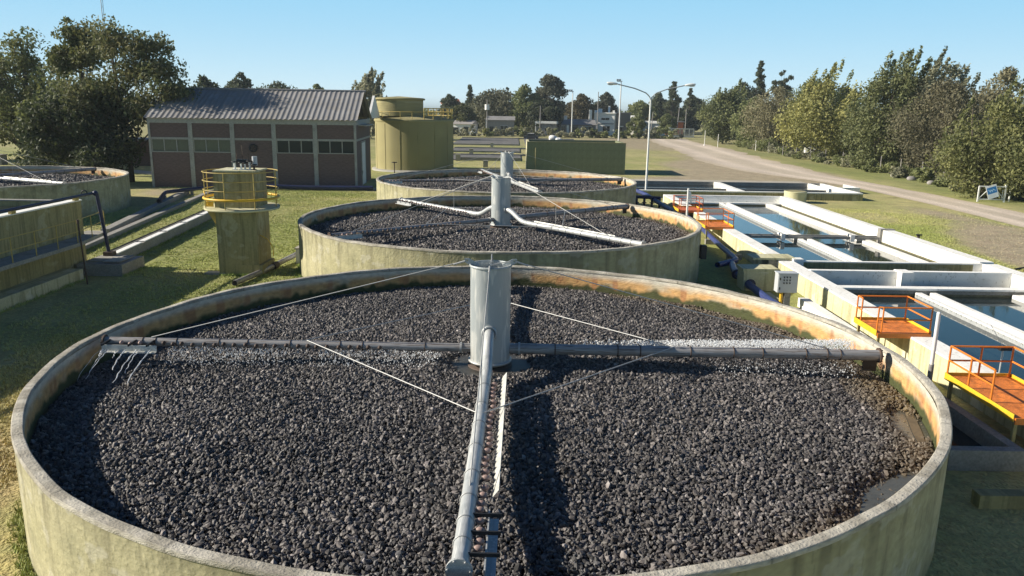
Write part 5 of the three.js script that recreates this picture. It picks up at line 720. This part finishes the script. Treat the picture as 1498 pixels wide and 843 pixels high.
house('white_house', 'low white house showing between the two clipped round trees', 45.2, -263, 7.2, 3.9, 8, { turn: -0.35, mat: M.renderWhite, roof: 'flat', rt: 0.7, windows: [[1.6, 1.2, 1.8, 1.4]], doors: [[-0.6, 1.1, 2.3]] });
house('white_house', 'small pale arched outbuilding behind the left clipped round tree', 38.9, -268, 4.4, 5.4, 6, { turn: -0.35, mat: M.renderWhite, rh: 0.9, roofMat: M.renderWhite, windows: [[0, 2, 1.2, 1.2]] });
house('red_roof_house', 'white house with a red tiled roof above the trees right of the olive tank', -26, -332, 6.6, 9.6, 9, { mat: M.renderWhite, rh: 2.0, roofMat: M.redTile, windows: [[-1.6, 7.2, 1.2, 1.2]], turn: 0.25 });
house('white_house', 'small white house with a dark doorway half hidden beside the olive tank', -15.8, -240, 6, 3.2, 6, { turn: -0.25, mat: M.renderWhite, rh: 1.1, roofMat: M.renderGrey, doors: [[-2.1, 1.6, 2.2], [1.2, 1.5, 2.4]] });
house('brick_shed', 'dull olive shed behind the left round tank under the leafy trees', -53.8, -103.5, 7, 3.2, 4, { mat: M.olive, roof: 'flat', rt: 0.15, roofMat: M.grey, doors: [[2.2, 1.2, 2.2]], windows: [[-1.2, 1.2, 1.4, 1]] });
house('brick_shed', 'low red brick shed in shade just left of the brick hall', -45.5, -101, 7, 3.2, 5, { mat: M.brick, roof: 'flat', rt: 0.2, roofMat: M.grey, doors: [[0, 1.4, 2.2]] });
house('brick_house', 'low brick red house seen between the gate and the conifers', 55.8, -276, 6, 4.2, 7, { mat: M.redTile, roof: 'flat', rt: 0.4, roofMat: M.renderGrey, windows: [[0, 1.4, 1.4, 1.2]] });
{ const t = thing('stone_box', 'small grey concrete box beside the thick trunk behind the left round tank', 'box', [-65.6, 0, -99.5]); obj('body', bx(-0.8, 0.8, 0, 1.2, -0.6, 0.6), M.grey, t); obj('lid', bx(-0.9, 0.9, 1.2, 1.3, -0.7, 0.7), M.grey, t); }
{ const t = thing('gate', 'white gate wall with pale grilles at the far end of the road', 'gate', [52.6, 0, -247.5]); obj('plinth', bx(-3.6, 3.6, 0, 0.5, -0.2, 0.2), M.paintWhite, t); obj('top_rail', bx(-3.6, 3.6, 2.5, 2.75, -0.15, 0.15), M.paintWhite, t); for (let k = 0; k < 6; k++) obj('gate_post', bx(-3.6 + k * 1.4, -3.4 + k * 1.4, 0.5, 2.5, -0.15, 0.15), M.paintWhite, t); const g = []; for (let k = 0; k < 40; k++) g.push(bx(-3.4 + k * 0.17, -3.35 + k * 0.17, 0.5, 2.5, -0.03, 0.03)); obj('grille', g, M.boxGrey, t); obj('pillar', bx(-4.3, -3.8, 0, 3, -0.3, 0.3), M.paintWhite, t); obj('gate_stile', bx(-1.0, -0.7, 0, 2.6, 0.2, 0.3), M.renderGrey, t); }
{ const t = thing('parked_van', 'white van parked behind the fence, glimpsed under the yellow green tree', 'van', [58.5, 0, -152], -0.2); obj('body', [bx(-2.3, 2.3, 0.5, 1.5, -0.95, 0.95), bx(-1.3, 2.2, 1.5, 2.3, -0.88, 0.88)], M.paintWhite, t); for (const [x, z] of [[-1.5, 0.9], [1.5, 0.9], [-1.5, -0.9], [1.5, -0.9]]) obj('wheel', new THREE.CylinderGeometry(0.36, 0.36, 0.25, 16).rotateX(Math.PI / 2).translate(x, 0.36, z), M.black, t); obj('windscreen', bx(-1.34, -1.3, 1.55, 2.2, -0.8, 0.8), M.paneDark, t); obj('side_window', bx(-1.1, 1.9, 1.6, 2.15, 0.88, 0.9), M.paneDark, t); }
{ const t = thing('low_fence', 'grey plank fence glimpsed under the brownish tree', 'fence', [56.6, 0, -160], 0.9); for (let k = 0; k < 4; k++) obj('board', bx(-4, 4, 0.3 + k * 0.42, 0.66 + k * 0.42, -0.03, 0.03), M.renderGrey, t); for (const x of [-3.8, 0, 3.8]) obj('post', bx(x - 0.08, x + 0.08, 0, 2, -0.12, -0.03), M.renderDim, t); }
{ const t = thing('parked_car', 'dark car with pale roof parked beyond the drying beds, above the green tank corner', 'car', [4.4, 0, -211], 0); const s = new THREE.Shape(); s.moveTo(-1.9, 0.4); s.lineTo(-1.9, 0.9); s.lineTo(-1.2, 1.0); s.lineTo(-0.7, 1.5); s.lineTo(0.9, 1.52); s.lineTo(1.5, 1.0); s.lineTo(1.95, 0.9); s.lineTo(1.95, 0.4); obj('body', new THREE.ExtrudeGeometry(s, { depth: 1.5, bevelEnabled: true, bevelSize: 0.06, bevelThickness: 0.08, bevelSegments: 2 }).translate(0, 0, -0.75), M.carPaint, t); obj('roof', bx(-0.7, 0.9, 1.58, 1.62, -0.7, 0.7), M.renderWhite, t); for (const [x, z] of [[-1.2, 0.8], [1.2, 0.8], [-1.2, -0.8], [1.2, -0.8]]) { const w = obj('wheel', new THREE.CylinderGeometry(0.32, 0.32, 0.22, 16).rotateX(Math.PI / 2).translate(x, 0.32, z), M.black, t); obj('rim', new THREE.CylinderGeometry(0.18, 0.18, 0.24, 12).rotateX(Math.PI / 2).translate(x, 0.32, z), M.rod, w); } obj('side_window', bx(-0.7, 1.1, 1.02, 1.42, 0.83, 0.85), M.paneDark, t); }

scene.traverse((o) => { if (o.isMesh || o.isInstancedMesh) { o.castShadow = true; o.receiveShadow = true; } });
renderer.render(scene, camera);
